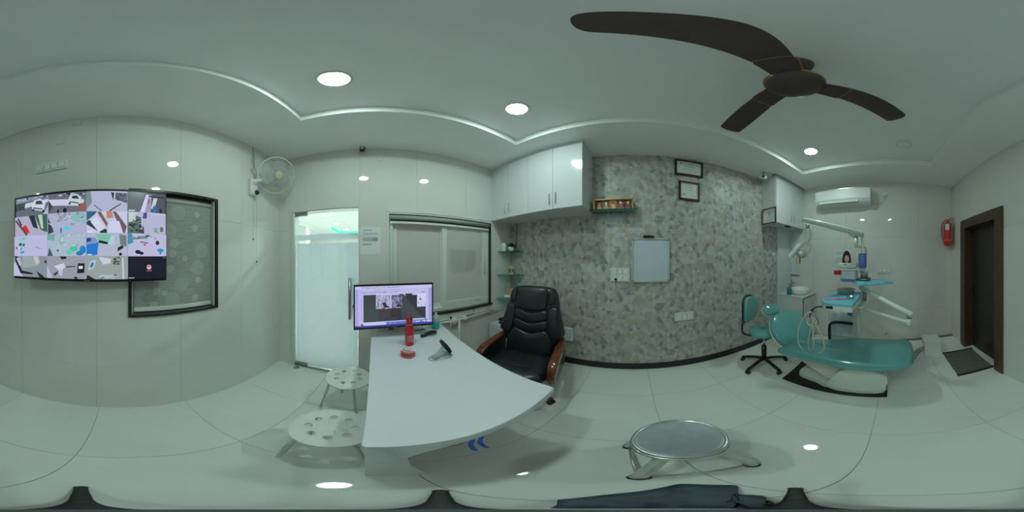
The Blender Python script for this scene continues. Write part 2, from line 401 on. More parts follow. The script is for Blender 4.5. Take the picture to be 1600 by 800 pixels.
def smooth_path(pts, n=6, closed=False):
    P = [Vector(p) for p in pts]; out = []; L = len(P)
    rng = range(L) if closed else range(L-1)
    for i in rng:
        p0 = P[(i-1) % L] if closed else P[max(i-1, 0)]; p1 = P[i]; p2 = P[(i+1) % L]; p3 = P[(i+2) % L] if closed else P[min(i+2, L-1)]
        for k in range(n):
            t = k/n
            out.append(0.5*((2*p1)+(-p0+p2)*t+(2*p0-5*p1+4*p2-p3)*t*t+(-p0+3*p1-3*p2+p3)*t**3))
    if not closed: out.append(P[-1])
    return out

class Art:
    """flat print: coloured polygons on the local X-Z plane facing -Y, later ones a hair in front"""
    def __init__(s): s.f = []
    def p(s, pts, c): s.f.append((pts, c)); return s
    def r(s, x0, x1, z0, z1, c): return s.p([(x0, z0), (x1, z0), (x1, z1), (x0, z1)], c)
    def e(s, x, z, a, b, c, n=18, rot=0): return s.p(ellipse(x, z, a, b, n, rot=rot), c)
    def lines(s, x0, x1, z0, z1, n, c, fill=0.35, rnd=None):
        rnd = rnd or random.Random(3)
        for k in range(n):
            z = z1-(z1-z0)*(k+0.5)/n; h = (z1-z0)/n*fill; a = x0+(x1-x0)*rnd.uniform(0, 0.12)
            while a < x1-(x1-x0)*0.1:
                l = (x1-x0)*rnd.uniform(0.06, 0.2); s.r(a, min(a+l, x1), z-h/2, z+h/2, c); a += l+(x1-x0)*0.025
        return s
    def build(s, name, material, parent, y=0.0, step=0.00008, bend=None, M=None):
        bm = bmesh.new(); cols = []; lay = bm.loops.layers.float_color.new('ink')
        for i, (pts, c) in enumerate(s.f):
            yy = y-i*step
            vs = []
            for p in pts:
                v = Vector((p[0], yy, p[1]))
                if bend: v = bend(v)
                if M: v = M @ v
                vs.append(bm.verts.new(v))
            f = bm.faces.new(vs); cc = lin([q/255 for q in c])
            for l in f.loops: l[lay] = (*cc, 1)
            f.normal_update()
        me = bpy.data.meshes.new(name); bm.to_mesh(me); bm.free(); me.materials.append(material)
        if isinstance(parent, Ref): me.transform(parent.M); parent = parent.obj
        o = bpy.data.objects.new(name, me); C.objects.link(o); o.parent = parent; return o

# ------------------------------------------------------------------ room shell
WALLS = {'A': ((2.777, -1.11), (-1.71, -1.18)), 'B': ((-1.71, -1.18), (-1.765, 1.87)), 'C': ((-1.765, 1.87), (2.69, 1.87)), 'D': ((2.69, 1.87), (2.777, -1.11))}
H = 2.889; HT = 2.975
def wframe(k):
    (x0, y0), (x1, y1) = WALLS[k]; return Vector((x0, y0, 0)), math.degrees(math.atan2(y1-y0, x1-x0)), math.hypot(x1-x0, y1-y0)
def wpt(k, u, off=0.0, z=0.0):
    o, a, L = wframe(k); ux, uy = math.cos(R(a)), math.sin(R(a)); return (o.x+ux*u+uy*off, o.y+uy*u-ux*off, z)
def on_wall(k, u, z, name, label, cat, off=0.0, group=None, turn=0.0):
    a = wframe(k)[1]; return thing(name, label, cat, wpt(k, u, off, z), a+turn, group)
OPEN = {'A': [(0.53, 1.31, 0, 2.0), (2.845, 3.535, 1.115, 2.035)], 'B': [(0.20, 0.98, 0, 2.09), (1.29, 2.65, 0.875, 2.03)], 'C': [], 'D': []}
def rect_cells(u0, u1, z0, z1, ops):
    us = sorted({u0, u1, *[a for o in ops for a in o[:2] if u0 < a < u1]}); zs = sorted({z0, z1, *[a for o in ops for a in o[2:] if z0 < a < z1]})
    out = []
    for i in range(len(us)-1):
        for j in range(len(zs)-1):
            cu, cz = (us[i]+us[i+1])/2, (zs[j]+zs[j+1])/2
            if any(o[0] < cu < o[1] and o[2] < cz < o[3] for o in ops): continue
            out.append((us[i], us[i+1], zs[j], zs[j+1]))
    return out
def tile_bm(u0, u1, z0, z1, ops, t=0.009, g=0.0008):
    m = MB(); cells = rect_cells(u0+g, u1-g, z0+g, z1-g, ops)
    if not cells: return None
    for c in cells: m.poly([(c[0], 0, c[2]), (c[1], 0, c[2]), (c[1], 0, c[3]), (c[0], 0, c[3])])
    bmesh.ops.remove_doubles(m.bm, verts=m.bm.verts, dist=1e-5)
    fs = list(m.bm.faces)
    ex = bmesh.ops.extrude_face_region(m.bm, geom=fs)
    for v in ex['geom']:
        if isinstance(v, bmesh.types.BMVert): v.co.y += t
    bmesh.ops.dissolve_limit(m.bm, angle_limit=0.01, verts=m.bm.verts, edges=m.bm.edges)
    return m
def make_wall(k, name, urange, cols, rows, tmat, gmat, ext=(0.0, 0.0)):
    o, a, L = wframe(k); ops = OPEN[k]
    m = MB()
    for c in rect_cells(-ext[0], L+ext[1], 0.0, 3.05, ops): m.box(c[0], c[1], 0.009, 0.15, c[2], c[3])
    wall = m.build(name, gmat); wall.location = o; wall.rotation_euler = (0, 0, R(a)); wall['kind'] = 'structure'
    cols = [c for c in cols if 0 < c < L]; cols = [0.0]+cols+[L]
    cache = {}
    for i in range(len(cols)-1):
        for j in range(len(rows)-1):
            near = [q for q in ops if q[0] < cols[i+1] and q[1] > cols[i] and q[2] < rows[j+1] and q[3] > rows[j]]
            key = (round(cols[i+1]-cols[i], 4), round(rows[j+1]-rows[j], 4))
            if not near and key in cache:
                t = bpy.data.objects.new('tile', cache[key]); C.objects.link(t); t.parent = wall; t.location = (cols[i], 0, rows[j]); continue
            if near:
                tb = tile_bm(cols[i], cols[i+1], rows[j], rows[j+1], near)
                if tb: tb.build('tile', tmat, wall)
            else:
                tb = tile_bm(0, key[0], 0, key[1], []); t = tb.build('tile', tmat, wall); t.location = (cols[i], 0, rows[j]); cache[key] = t.data
    return wall
rows = [0.0, 0.61, 1.865, H]
wA = make_wall('A', 'wall_back', None, [0.12+0.62*k for k in range(8)], rows, tile_cream, grout, (0.15, 0.15))
wB = make_wall('B', 'wall_left', None, [0.37+0.62*k for k in range(6)], rows, tile_cream, grout, (0.0, 0.0))
wD = make_wall('D', 'wall_right', None, [0.5+0.62*k for k in range(5)], rows, tile_cream, grout, (0.0, 0.0))
wC = make_wall('C', 'wall_front', None, [0.3+0.6*k for k in range(8)], [0.1+0.31*k for k in range(9)]+[H], tri_m, grout, (0.15, 0.15))

m = MB(); m.box(-1.95, 2.95, -1.45, 2.05, -0.06, -0.008); floor = m.build('floor', grout_dark); floor['kind'] = 'structure'
fx = [-1.113+0.635*k for k in range(-1, 7)]; fy = [-1.165+0.628*k for k in range(-1, 6)]
fm = {}
for i in range(len(fx)-1):
    for j in range(len(fy)-1):
        x0, x1, y0, y1 = max(fx[i], -1.78), min(fx[i+1], 2.80), max(fy[j], -1.32), min(fy[j+1], 1.90)
        if x1-x0 < 0.02 or y1-y0 < 0.02: continue
        key = (round(x1-x0, 3), round(y1-y0, 3))
        if key not in fm:
            g = 0.0012; b = MB(); b.box(g, key[0]-g, g, key[1]-g, -0.01, 0.0); t = b.build('tile', tile_floor, floor); fm[key] = t.data
        else:
            t = bpy.data.objects.new('tile', fm[key]); C.objects.link(t); t.parent = floor
        t.location = (x0, y0, 0)
# ceiling with a raised tray
tx0, tx1, ty0, ty1 = -1.09, 2.11, -0.556, 1.24
m = MB(); X0, X1, Y0, Y1 = -1.95, 2.95, -1.35, 2.05
m.box(X0, X1, Y0, ty0, H, HT+0.08); m.box(X0, X1, ty1, Y1, H, HT+0.08); m.box(X0, tx0, ty0, ty1, H, HT+0.08); m.box(tx1, X1, ty0, ty1, H, HT+0.08)
m.box(tx0-0.02, tx1+0.02, ty0-0.02, ty1+0.02, HT, HT+0.07)
ceil = m.build('ceiling', ceil_m); ceil['kind'] = 'structure'
# skirting on the patterned wall
o_, a_, L_ = wframe('C')
m = MB(); m.box(0.0, L_, -0.012, 0.0, 0, 0.10, 0.003); sk = m.build('baseboard_front', skirt_m); sk.location = o_; sk['kind'] = 'structure'

# room beyond the glass door and window (seen through them)
bx = MB(); bx.box(-8.2, -1.95, -3.4, 3.6, -0.05, 0.0); fb = bx.build('floor_beyond', tile_floor); fb['kind'] = 'structure'
bx = MB(); bx.box(-8.2, -1.93, -3.4, 3.6, 2.62, 2.7); cb = bx.build('ceiling_beyond', ceil_m); cb['kind'] = 'structure'
bx = MB(); bx.box(-8.3, -8.2, -3.4, 3.6, 0, 2.7); bx.box(-8.2, -1.93, -3.5, -3.4, 0, 2.7); bx.box(-8.2, -1.93, 3.6, 3.7, 0, 2.7); bx.box(-5.2, -4.9, -2.9, -2.3, 0, 2.7)
wb = bx.build('wall_beyond', concrete); wb['kind'] = 'structure'
bx = MB(); bx.box(-5.9, -2.3, -2.35, -2.25, 2.54, 2.62); bx.box(-8.2, -5.6, -1.72, -1.66, 2.53, 2.62); bx.box(-7.0, -6.9, -1.7, 2.0, 2.53, 2.62); cbt = bx.build('ceiling_drop_beyond', ceil_m, cb)
bx = MB(); bx.box(-6.9, -5.6, -1.655, -1.62, 2.53, 2.60); bx.box(-6.895, -6.865, -1.62, 1.9, 2.53, 2.60); gs = bx.build('cove_strip_light', green_m)
tag(gs, 'green glowing cove strip on the ceiling seen through the glass door', 'light strip')
bl = [(-3.93, -1.24, 'round ceiling light nearest behind the top of the glass door'), (-5.09, -1.31, 'round ceiling light in the middle behind the glass door'), (-6.3, -1.22, 'farthest round ceiling light behind the glass door beside the green strip'), (-3.2, 1.4, 'added unseen round ceiling light brightening the frosted window from behind'), (-3.0, -0.2, 'added unseen round ceiling light brightening the frosted door film from behind')]  # last two are unseen, added to send light through the frosted panes
for i, (x, y, lb) in enumerate(bl):
    r0 = thing('ceiling_light', lb, 'ceiling light', (x, y, 2.62), 0, 'ceiling lights beyond the glass door')
    m = MB(); m.lathe([(0.0, -0.012), (0.085, -0.012), (0.085, -0.004), (0.0, -0.004)], 28); m.build('diffuser', lamp2_m, r0)
    m = MB(); m.lathe([(0.086, 0.0), (0.086, -0.014), (0.105, -0.01), (0.107, 0.0)], 28); m.build('frame', white_pl, r0)

# ------------------------------------------------------------------ downlights
for (x, y, lit, lb) in [(-0.722, -0.197, 1, 'bright round downlight in the ceiling above the glass door side'), (-0.736, 0.845, 1, 'bright round downlight in the ceiling nearest the white wall cupboards'), (1.68, 0.882, 1, 'bright round downlight in the ceiling nearest the air conditioner'), (1.737, -0.15, 0, 'unlit round downlight in the ceiling near the brown door')]:
    r0 = thing('downlight', lb, 'ceiling light', (x, y, HT), 0, 'round downlights in the ceiling tray')
    m = MB(); m.lathe([(0.0, -0.012), (0.070, -0.012), (0.072, -0.008), (0.072, -0.002), (0.0, -0.002)], 40); m.build('diffuser', lamp_m if lit else ceil_m, r0)
    m = MB(); m.lathe([(0.0725, 0.0), (0.0725, -0.012), (0.082, -0.011), (0.088, 0.0)], 40); m.build('rim', white_pl, r0)

# ------------------------------------------------------------------ ceiling fan
FH = 2.60
fan = thing('ceiling_fan', 'dark brown three-bladed ceiling fan with thin gold trim hanging from the tray ceiling', 'ceiling fan', (0.500, 0.330, FH))
m = MB(); m.lathe([(0.0, -0.022), (0.06, -0.024), (0.10, -0.017), (0.112, -0.006), (0.114, 0.012), (0.108, 0.03), (0.07, 0.045), (0.0, 0.047)], 48); m.build('motor_hub', fan_hub, fan)
m = MB(); m.lathe([(0.113, 0.010), (0.1175, 0.012), (0.1175, 0.018), (0.112, 0.02)], 48); m.build('gold_ring', gold, fan)
m = MB(); m.cyl((0, 0, 0.04), (0.0, 0, 0.33), 0.013, seg=16); m.build('down_rod', fan_hub, fan)
m = MB(); m.lathe([(0.013, 0.27), (0.035, 0.272), (0.066, 0.30), (0.072, 0.345), (0.074, HT-FH), (0.0, HT-FH)], 36); m.build('canopy', fan_hub, fan)
for ang in (200.0, 80.0, -40.0):
    M = RZ(ang) @ T(0, 0, 0.012) @ RX(9)
    top, bot = [], []
    n = 30
    for k in range(n+1):
        s_ = 1-(1-k/n)**2; x = 0.10+0.488*s_
        cyv = -0.012*math.sin(PI*s_)
        wd = (0.046+0.024*math.sin(PI*min(1, s_*1.2)*0.5))
        if s_ > 0.93: wd *= (max(0.0, 1-((s_-0.93)/0.0702)**3.0))**0.45
        top.append((x, cyv+wd)); bot.append((x, cyv-wd))
    m = MB(); m.M = M; m.prism(top+bot[::-1], -0.003, 0.004, 0.0015); bl_ = m.build('blade', fan_brown, fan)
    m = MB(); m.M = M; m.prism([(0.095, 0.048), (0.20, 0.052), (0.215, 0.03), (0.215, -0.05), (0.20, -0.066), (0.095, -0.052)], -0.008, -0.003, 0.001); m.build('blade_holder', fan_brown, bl_)
    m = MB(); m.M = M; m.tube(smooth_path([(0.10, 0.050, -0.006), (0.19, 0.054, -0.006), (0.214, 0.042, -0.006), (0.217, -0.04, -0.006), (0.205, -0.062, -0.006), (0.10, -0.053, -0.006)], 5), 0.0016, 6); m.build('gold_edge', gold, bl_)

# ------------------------------------------------------------------ wall A (behind): television, roller blind, switches, wall fan, brown door
def scr_grid():
    a = Art(); W_, H_ = 1.075, 0.598; a.r(-W_/2, W_/2, -H_/2, H_/2, (150, 158, 190))
    cw, ch = W_/4, H_/4
    def cell(i, j, bg, items):
        x0 = -W_/2+i*cw+0.0015; z0 = H_/2-(j+1)*ch+0.0015; w_, h_ = cw-0.003, ch-0.003
        a.r(x0, x0+w_, z0, z0+h_, bg)
        for it in items:
            c = it[-1]; q = [(x0+p[0]*w_, z0+p[1]*h_) for p in it[0]] if it[0] != 'e' else ellipse(x0+it[1]*w_, z0+it[2]*h_, it[3]*w_, it[4]*h_, 14)
            a.p(q, c)
    def P(*p): return list(zip(p[::2], p[1::2]))
    rn = random.Random(5)
    def clutter(n, box, cols):
        out = []
        for _ in range(n):
            x = rn.uniform(box[0], box[1]); y = rn.uniform(box[2], box[3]); w_ = rn.uniform(0.02, 0.09); h_ = rn.uniform(0.02, 0.09); s_ = rn.uniform(-0.05, 0.05)
            X2, Y2 = min(0.985, x+w_), min(0.985, y+h_)
            out.append((P(x, y, X2, max(0.01, y+s_*0.3), X2, Y2, max(0.01, x+s_*0.3), Y2), rn.choice(cols)))
        return out
    def car(cx, cy, s_, body=(205, 214, 225)):
        return [(P(cx-.14*s_, cy-.10*s_, cx+.13*s_, cy-.22*s_, cx+.17*s_, cy+.15*s_, cx+.05*s_, cy+.34*s_, cx-.10*s_, cy+.30*s_, cx-.16*s_, cy+.08*s_), body), (P(cx-.07*s_, cy+.12*s_, cx+.11*s_, cy+.08*s_, cx+.07*s_, cy+.25*s_, cx-.05*s_, cy+.26*s_), (40, 60, 72)), (P(cx-.12*s_, cy-.06*s_, cx+.10*s_, cy-.15*s_, cx+.10*s_, cy-.09*s_, cx-.12*s_, cy+.0*s_), (70, 84, 96)), ('e', cx-.12*s_, cy-.12*s_, .03*s_, .05*s_, (30, 34, 40)), ('e', cx+.12*s_, cy-.2*s_, .03*s_, .05*s_, (30, 34, 40))]
    dk, md, lt = (38, 44, 58), (110, 120, 140), (190, 196, 225)
    cell(0, 0, (96, 104, 120), [(P(0, .35, 1, .62, 1, .8, 0, .62), (196, 204, 226)), (P(0, .75, 1, .88, 1, 1, 0, 1), (120, 132, 150)), (P(0, .3, .3, .42, .32, .72, 0, .72), (48, 56, 66))]+clutter(16, (0, .3, .3, .7), [dk, (70, 78, 88)])+clutter(16, (0, 1, .84, .93), [dk, lt])+car(.72, .42, 1.25)+[(P(.86, 0, 1, 0, 1, .45, .93, .2), (176, 182, 208))])
    cell(1, 0, (104, 106, 120), [(P(0, .4, .9, .28, .95, .6, 0, .72), (200, 206, 232)), (P(0, .8, 1, .8, 1, 1, 0, 1), (92, 104, 118))]+clutter(26, (0, 1, .84, .93), [dk, lt, md])+car(.70, .55, 1.05, (196, 214, 214))+[(P(.78, .12, 1, .0, 1, .38, .85, .42), (140, 92, 84)), ('e', .27, .08, .03, .09, (16, 20, 26)), ('e', .45, .10, .05, .12, (14, 18, 26)), (P(.02, 0, .12, .35, 0, .7), (60, 62, 66))])
    cell(2, 0, (176, 182, 210), [(P(0, 1, 0, .1, .13, .45, .10, 1), (120, 140, 138)), (P(.7, .6, 1, .4, 1, .9, .72, .92), (70, 76, 86)), (P(.60, .95, .65, .5, .68, .9), (30, 36, 44)), (P(.2, .3, .38, .02, .36, 0, .17, .3), (40, 50, 60)), (P(.58, .0, .86, .35, .84, .38, .55, .02), (30, 40, 42))]+clutter(18, (.7, .95, .5, .9), [dk, md, (100, 108, 116)]))
    cell(3, 0, (76, 80, 90), [(P(0, 0, .32, 0, .45, 1, 0, 1), (88, 100, 104)), (P(.32, 0, .44, 0, .58, .9, .48, .9), (205, 205, 232)), (P(.44, 0, .6, 0, .62, .9, .55, .9), (150, 150, 180)), (P(.6, .2, .7, .2, .78, .75, .68, .75), (196, 206, 206)), ('e', .70, .18, .05, .18, (40, 110, 190)), ('e', .87, .1, .04, .14, (20, 30, 50)), ('e', .54, .55, .03, .14, (150, 90, 130)), (P(.03, .03, .19, .03, .19, .08, .03, .08), (220, 220, 225)), (P(.54, .80, .97, .77, .97, .84, .54, .86), (26, 28, 34))])
    cell(0, 1, (176, 172, 196), [(P(.62, 1, .8, .25, .99, .1, .99, 1), (52, 100, 84)), (P(.44, 1, .58, .4, .72, .3, .62, 1), (34, 44, 60)), (P(.72, 1, .82, .3, .88, .3, .84, 1), (190, 200, 190)), (P(.2, .4, .35, .55, .48, .15, .38, .1), (206, 34, 48)), (P(0, .8, .05, .85, .42, .06, .36, 0), (96, 70, 74)), (P(.08, .9, .12, .94, .24, .56, .2, .5), (50, 50, 60))])
    cell(1, 1, (172, 178, 206), [(P(0, 0, .16, .1, .02, .75, 0, .8), (52, 60, 74)), (P(.28, .6, .33, .95, .6, 1, .55, .7), (150, 158, 174)), (P(.60, .55, .95, .5, .97, .95, .65, .95), (142, 184, 186))]+clutter(26, (.25, .6, .55, .95), [lt, (128, 140, 152)])+clutter(26, (.6, .95, .3, .9), [(120, 180, 176), lt, (104, 150, 156)])+[(P(.42, .16, .58, .12, .6, .3, .45, .32), (90, 205, 230)), (P(.33, .05, .38, .05, .38, .3, .34, .26), (50, 110, 200)), (P(.02, .55, .16, .4, .15, .36, .02, .5), (200, 204, 220))])
    cell(2, 1, (196, 200, 228), [(P(0, 1, 0, .55, .2, .85, .26, 1), (48, 96, 130)), (P(0, .5, .05, .6, .5, .15, .5, 0, .35, 0, 0, .4), (44, 52, 60)), (P(.1, .5, .24, .75, .45, .2, .3, .04), (208, 216, 236)), (P(.26, .95, .34, 1, .52, .45, .5, .25), (120, 92, 92)), (P(.48, 1, .62, 1, .66, .7, .5, .66), (190, 130, 110)), (P(.64, .98, .72, .98, .99, .3, .94, 0, .88, 0), (112, 84, 92)), (P(.56, .5, .8, .55, .9, 0, .52, 0), (206, 208, 236)), (P(.02, .03, .16, .03, .16, .08, .02, .08), (225, 225, 230))])
    cell(3, 1, (180, 182, 212), [(P(0, .0, .34, 0, .34, .75, 0, .95), (86, 104, 104)), (P(.02, .5, .2, .6, .2, .95, .02, .95), (190, 206, 206))]+clutter(26, (.02, .3, .05, .6), [(16, 24, 26), (30, 44, 44), (170, 180, 184)])+[(P(.38, .7, .48, .7, .5, .98, .4, .98), (70, 70, 120)), (P(.33, 0, .42, 0, .4, .4), (60, 50, 60))]+clutter(12, (.66, .78, 0, .35), [(110, 150, 140), (150, 176, 170)])+[('e', .88, .22, .05, .13, (100, 110, 106)), (P(.5, .95, .99, .9, .99, .94, .5, .98), (210, 212, 232))])
    cell(0, 2, (186, 188, 222), [(P(.12, .4, .36, .5, .4, .95, .15, .95), (154, 196, 200)), ('e', .20, .58, .05, .07, (36, 70, 78)), ('e', .31, .55, .04, .07, (50, 86, 92)), (P(.2, .1, .32, .15, .33, .26, .2, .24), (66, 160, 220)), (P(.66, .42, .86, .3, .86, .32, .67, .46), (140, 140, 160)), ('e', .08, .4, .03, .06, (110, 70, 90)), ('e', .22, .36, .04, .06, (60, 130, 130))]+clutter(10, (.1, .36, .3, .9), [(120, 176, 176), (206, 210, 226)]))
    cell(1, 2, (170, 184, 204), [(P(0, .75, .2, .7, .2, 1, 0, 1), (112, 170, 160)), (P(.32, .5, .46, .5, .46, 1, .34, 1), (136, 182, 184)), (P(.0, .0, .15, .0, .05, .4), (70, 84, 92)), ('e', .69, .32, .10, .12, (70, 190, 160)), ('e', .58, .18, .09, .12, (104, 200, 180)), ('e', .92, .28, .08, .18, (24, 130, 190)), ('e', .84, .12, .09, .10, (30, 120, 180)), ('e', .28, .25, .03, .04, (60, 66, 76))]+clutter(34, (.15, .98, .4, .95), [(196, 204, 220), (140, 170, 178), (160, 196, 190)]))
    cell(2, 2, (176, 184, 206), [(P(0, 0, .26, .04, .3, .6, 0, .5), (28, 120, 205)), (P(0, .5, .28, .62, .22, .82, 0, .82), (120, 150, 196)), (P(0, .6, .12, .66, .1, .8, 0, .78), (40, 50, 150)), (P(.22, .95, .68, .95, .66, .5, .3, .62), (120, 190, 170)), (P(.3, .7, .52, .6, .52, .5, .3, .58), (18, 28, 32)), (P(.52, .5, .66, .5, .68, .9, .6, .9), (180, 206, 220)), (P(.76, .2, .9, .35, .9, .5, .76, .36), (24, 28, 36)), ('e', .83, .08, .04, .07, (34, 38, 46)), (P(.82, .5, .98, .4, .98, .9, .8, .96), (110, 124, 130)), (P(.02, .03, .13, .03, .13, .08, .02, .08), (225, 225, 230))])
    cell(3, 2, (188, 188, 222), [(P(0, .5, .14, .6, .1, 1, 0, 1), (70, 140, 166)), (P(.12, .72, .5, .8, .5, .9, .14, .88), (110, 130, 136)), (P(.3, .6, .5, .55, .52, .6, .32, .66), (120, 100, 130)), ('e', .76, .6, .05, .10, (24, 30, 40)), ('e', .25, .18, .07, .09, (20, 26, 44)), ('e', .34, .12, .06, .07, (16, 24, 40)), ('e', .84, .25, .09, .09, (40, 144, 200)), ('e', .84, .13, .03, .06, (60, 140, 190)), ('e', .43, .5, .03, .05, (180, 90, 110))]+clutter(14, (.12, .7, .72, .95), [(150, 184, 190), (60, 80, 90), lt]))
    cell(0, 3, (134, 146, 154), [(P(0, 0, .3, 0, .05, .7, 0, .7), (190, 192, 220)), (P(.04, 1, .12, 1, .26, .3, .6, .2, .6, .13, .22, .15, .05, .8), (24, 28, 34)), (P(.28, 1, .55, 1, .8, .6, .3, .4), (156, 166, 166)), (P(.6, 1, .75, 1, .8, .7, .7, .6), (186, 196, 192)), (P(.7, .3, .85, .15, .95, 0, .8, 0), (36, 36, 40)), ('e', .97, .75, .03, .08, (24, 24, 34)), (P(.08, .9, .18, .95, .26, .6, .2, .5), (180, 186, 206))])
    cell(1, 3, (150, 156, 168), [(P(.34, 1, .5, 1, .52, .9, .38, .86), (24, 28, 36)), (P(.18, .55, .44, .7, .5, .5, .3, .4), (206, 208, 230)), (P(.48, .55, .74, .58, .74, .54, .5, .5), (40, 46, 52)), (P(.78, .25, .96, .28, .97, .7, .8, .7), (20, 20, 28)), (P(.82, .45, .92, .46, .92, .58, .82, .58), (225, 225, 235)), (P(.2, .1, .34, .3, .3, .34, .16, .2), (60, 60, 66)), (P(0, 0, .15, 0, .05, .4, 0, .6), (182, 186, 214)), ('e', .75, .05, .05, .05, (30, 30, 40)), (P(.3, .4, .42, .46, .4, .1, .3, .2), (190, 192, 216))])
    cell(2, 3, (150, 162, 160), [(P(.04, .4, .18, .5, .24, .85, .1, .8), (180, 205, 222)), (P(.08, .5, .16, .55, .19, .75, .12, .72), (60, 104, 160)), (P(.3, .98, .6, .9, .58, .7, .4, .65), (200, 206, 220))]+clutter(22, (.58, .85, .62, .95), [(28, 40, 40), (60, 76, 70), (140, 150, 150)])+[(P(0, 0, .22, 0, .02, .2), (24, 30, 36)), (P(.32, .1, .66, .02, .66, .2, .34, .2), (160, 186, 190)), (P(.86, .95, .9, .95, .92, 0, .88, 0), (198, 202, 220))]+clutter(10, (.3, .7, .0, .16), [(60, 90, 96), (190, 200, 220)]))
    cell(3, 3, (18, 16, 36), [('e', .53, .52, .06, .11, (225, 200, 205)), ('e', .53, .52, .04, .075, (190, 60, 70)), (P(.505, .47, .555, .47, .555, .52, .505, .52), (235, 235, 240)), (P(.46, .34, .60, .34, .60, .37, .46, .37), (180, 120, 130)), (P(.90, .93, .97, .93, .97, .96, .90, .96), (150, 110, 120)), (P(.02, .03, .16, .03, .16, .07, .02, .07), (180, 180, 200))])
    return a
# television on a wall arm, turned a little so that its left edge stands further out
tu = (2.024+3.067)/2; tl = math.degrees(math.atan2(0.134-0.046, 3.067-2.024))
tv = on_wall('A', tu, 1.700, 'television', 'large black flat television on the wall showing sixteen camera pictures', 'television', off=0.092, turn=tl)
m = MB(); m.box(-0.535, 0.535, 0.004, 0.028, -0.318, 0.312, 0.004); m.box(-0.35, 0.35, 0.028, 0.055, -0.24, 0.16, 0.012); m.build('casing', black_pl, tv)
m = MB()
for b in ((-0.545, 0.545, 0.304, 0.318), (-0.545, 0.545, -0.322, -0.304), (-0.545, -0.533, -0.304, 0.304), (0.533, 0.545, -0.304, 0.304)): m.box(b[0], b[1], -0.004, 0.012, b[2], b[3], 0.0015)
m.build('bezel', black_pl, tv)
scr = scr_grid().build('screen', art_screen, tv, y=0.001)
scr.scale = (1.0, 1.0, 1.012)
a = Art(); a.r(-0.018, -0.006, -0.319, -0.309, (120, 122, 126)); a.r(-0.004, 0.018, -0.317, -0.311, (150, 152, 156)); a.build('badge', art_print, tv, y=-0.0045)
m = MB(); m.box(-0.06, 0.06, 0.055, 0.075, -0.1, 0.1, 0.003); m.M = RZ(-tl); m.box(-0.05, 0.05, 0.075, 0.09, -0.12, 0.12, 0.003); m.build('wall_bracket', black_pl, tv)

# blind in a recessed opening edged with black granite
wn1 = on_wall('A', 0, 0, 'window_1', None, None); wn1['kind'] = 'structure'
m = MB(); m.box(2.83, 3.55, 0.070, 0.082, 1.10, 2.05); m.build('light_stop_board', white_matte, wn1)  # unseen board added behind the blind to stop light leaking in
for nm, b in (('sill', (2.825, 3.555, 1.095, 1.117)), ('head', (2.825, 3.555, 2.033, 2.054)), ('jamb', (2.825, 2.847, 1.117, 2.033)), ('jamb', (3.533, 3.555, 1.117, 2.033))):
    m = MB(); m.box(b[0], b[1], -0.014, 0.07, b[2], b[3], 0.003); m.build(nm, black_gran, wn1)
m = MB(); m.box(3.553, 3.567, -0.006, 0, 1.10, 2.05, 0.002); m.box(3.519, 3.525, 0.0, 0.05, 1.117, 2.033); m.box(2.851, 2.857, 0, 0.05, 1.117, 2.033); m.build('pale_edge_strip', white_pl, wn1)
bl1 = on_wall('A', 3.19, 2.0, 'roller_blind', 'grey roller blind with dotted circles drawn down beside the television', 'blind', off=-0.035)
m = MB(); m.box(-0.322, 0.322, 0.008, 0.011, -0.86, 0.012); m.build('fabric', blind_m, bl1)
m = MB(); m.tube([(-0.326, 0.012, -0.004), (0.326, 0.012, -0.004)], 0.021, 20); m.build('roller_tube', white_matte, bl1)
m = MB(); m.box(-0.322, 0.322, 0.002, 0.016, -0.878, -0.845, 0.003); m.build('bottom_bar', white_pl, bl1)
a = Art(); rn = random.Random(11)
for (x, z, rr, pale) in [(0.02, -0.10, .058, 0), (-0.05, -0.255, .056, 0), (-0.01, -0.35, .036, 1), (-0.19, -0.42, .06, 0), (0.235, -0.405, .055, 0), (0.195, -0.545, .055, 0), (0.05, -0.68, .055, 0), (-0.02, -0.795, .055, 0), (-0.29, -0.70, .052, 0), (-0.305, -0.82, .052, 0), (0.17, -0.22, .026, 1), (-0.14, -0.12, .022, 1), (-0.02, -0.43, .028, 1), (0.08, -0.47, .02, 1), (-0.04, -0.55, .028, 1), (0.2, -0.65, .026, 1), (-0.15, -0.72, .026, 1), (-0.09, -0.74, .02, 1), (0.17, -0.80, .026, 1), (-0.17, -0.83, .028, 1), (0.19, -0.1, .024, 1), (-0.22, -0.6, .045, 0), (-0.16, -0.62, .03, 1)]:
    if pale: a.e(x, z, rr, rr, (176, 182, 172), 20)
    for q in range(1, 6 if not pale else 3):
        r2 = rr*q/(5 if not pale else 2); nn = int(8*q)
        for k in range(nn):
            t = 2*PI*k/nn
            px_, pz_ = x+r2*math.cos(t), z+r2*math.sin(t)
            if abs(px_) > 0.318 or pz_ > 0.0 or pz_ < -0.842: continue
            d = 0.0030; a.p([(px_-d, pz_), (px_, pz_-d), (px_+d, pz_), (px_, pz_+d)], (215, 222, 208))
pr = a.build('dotted_circles', art_print, bl1, y=0.0078, step=0.0); pr['kind'] = 'stuff'

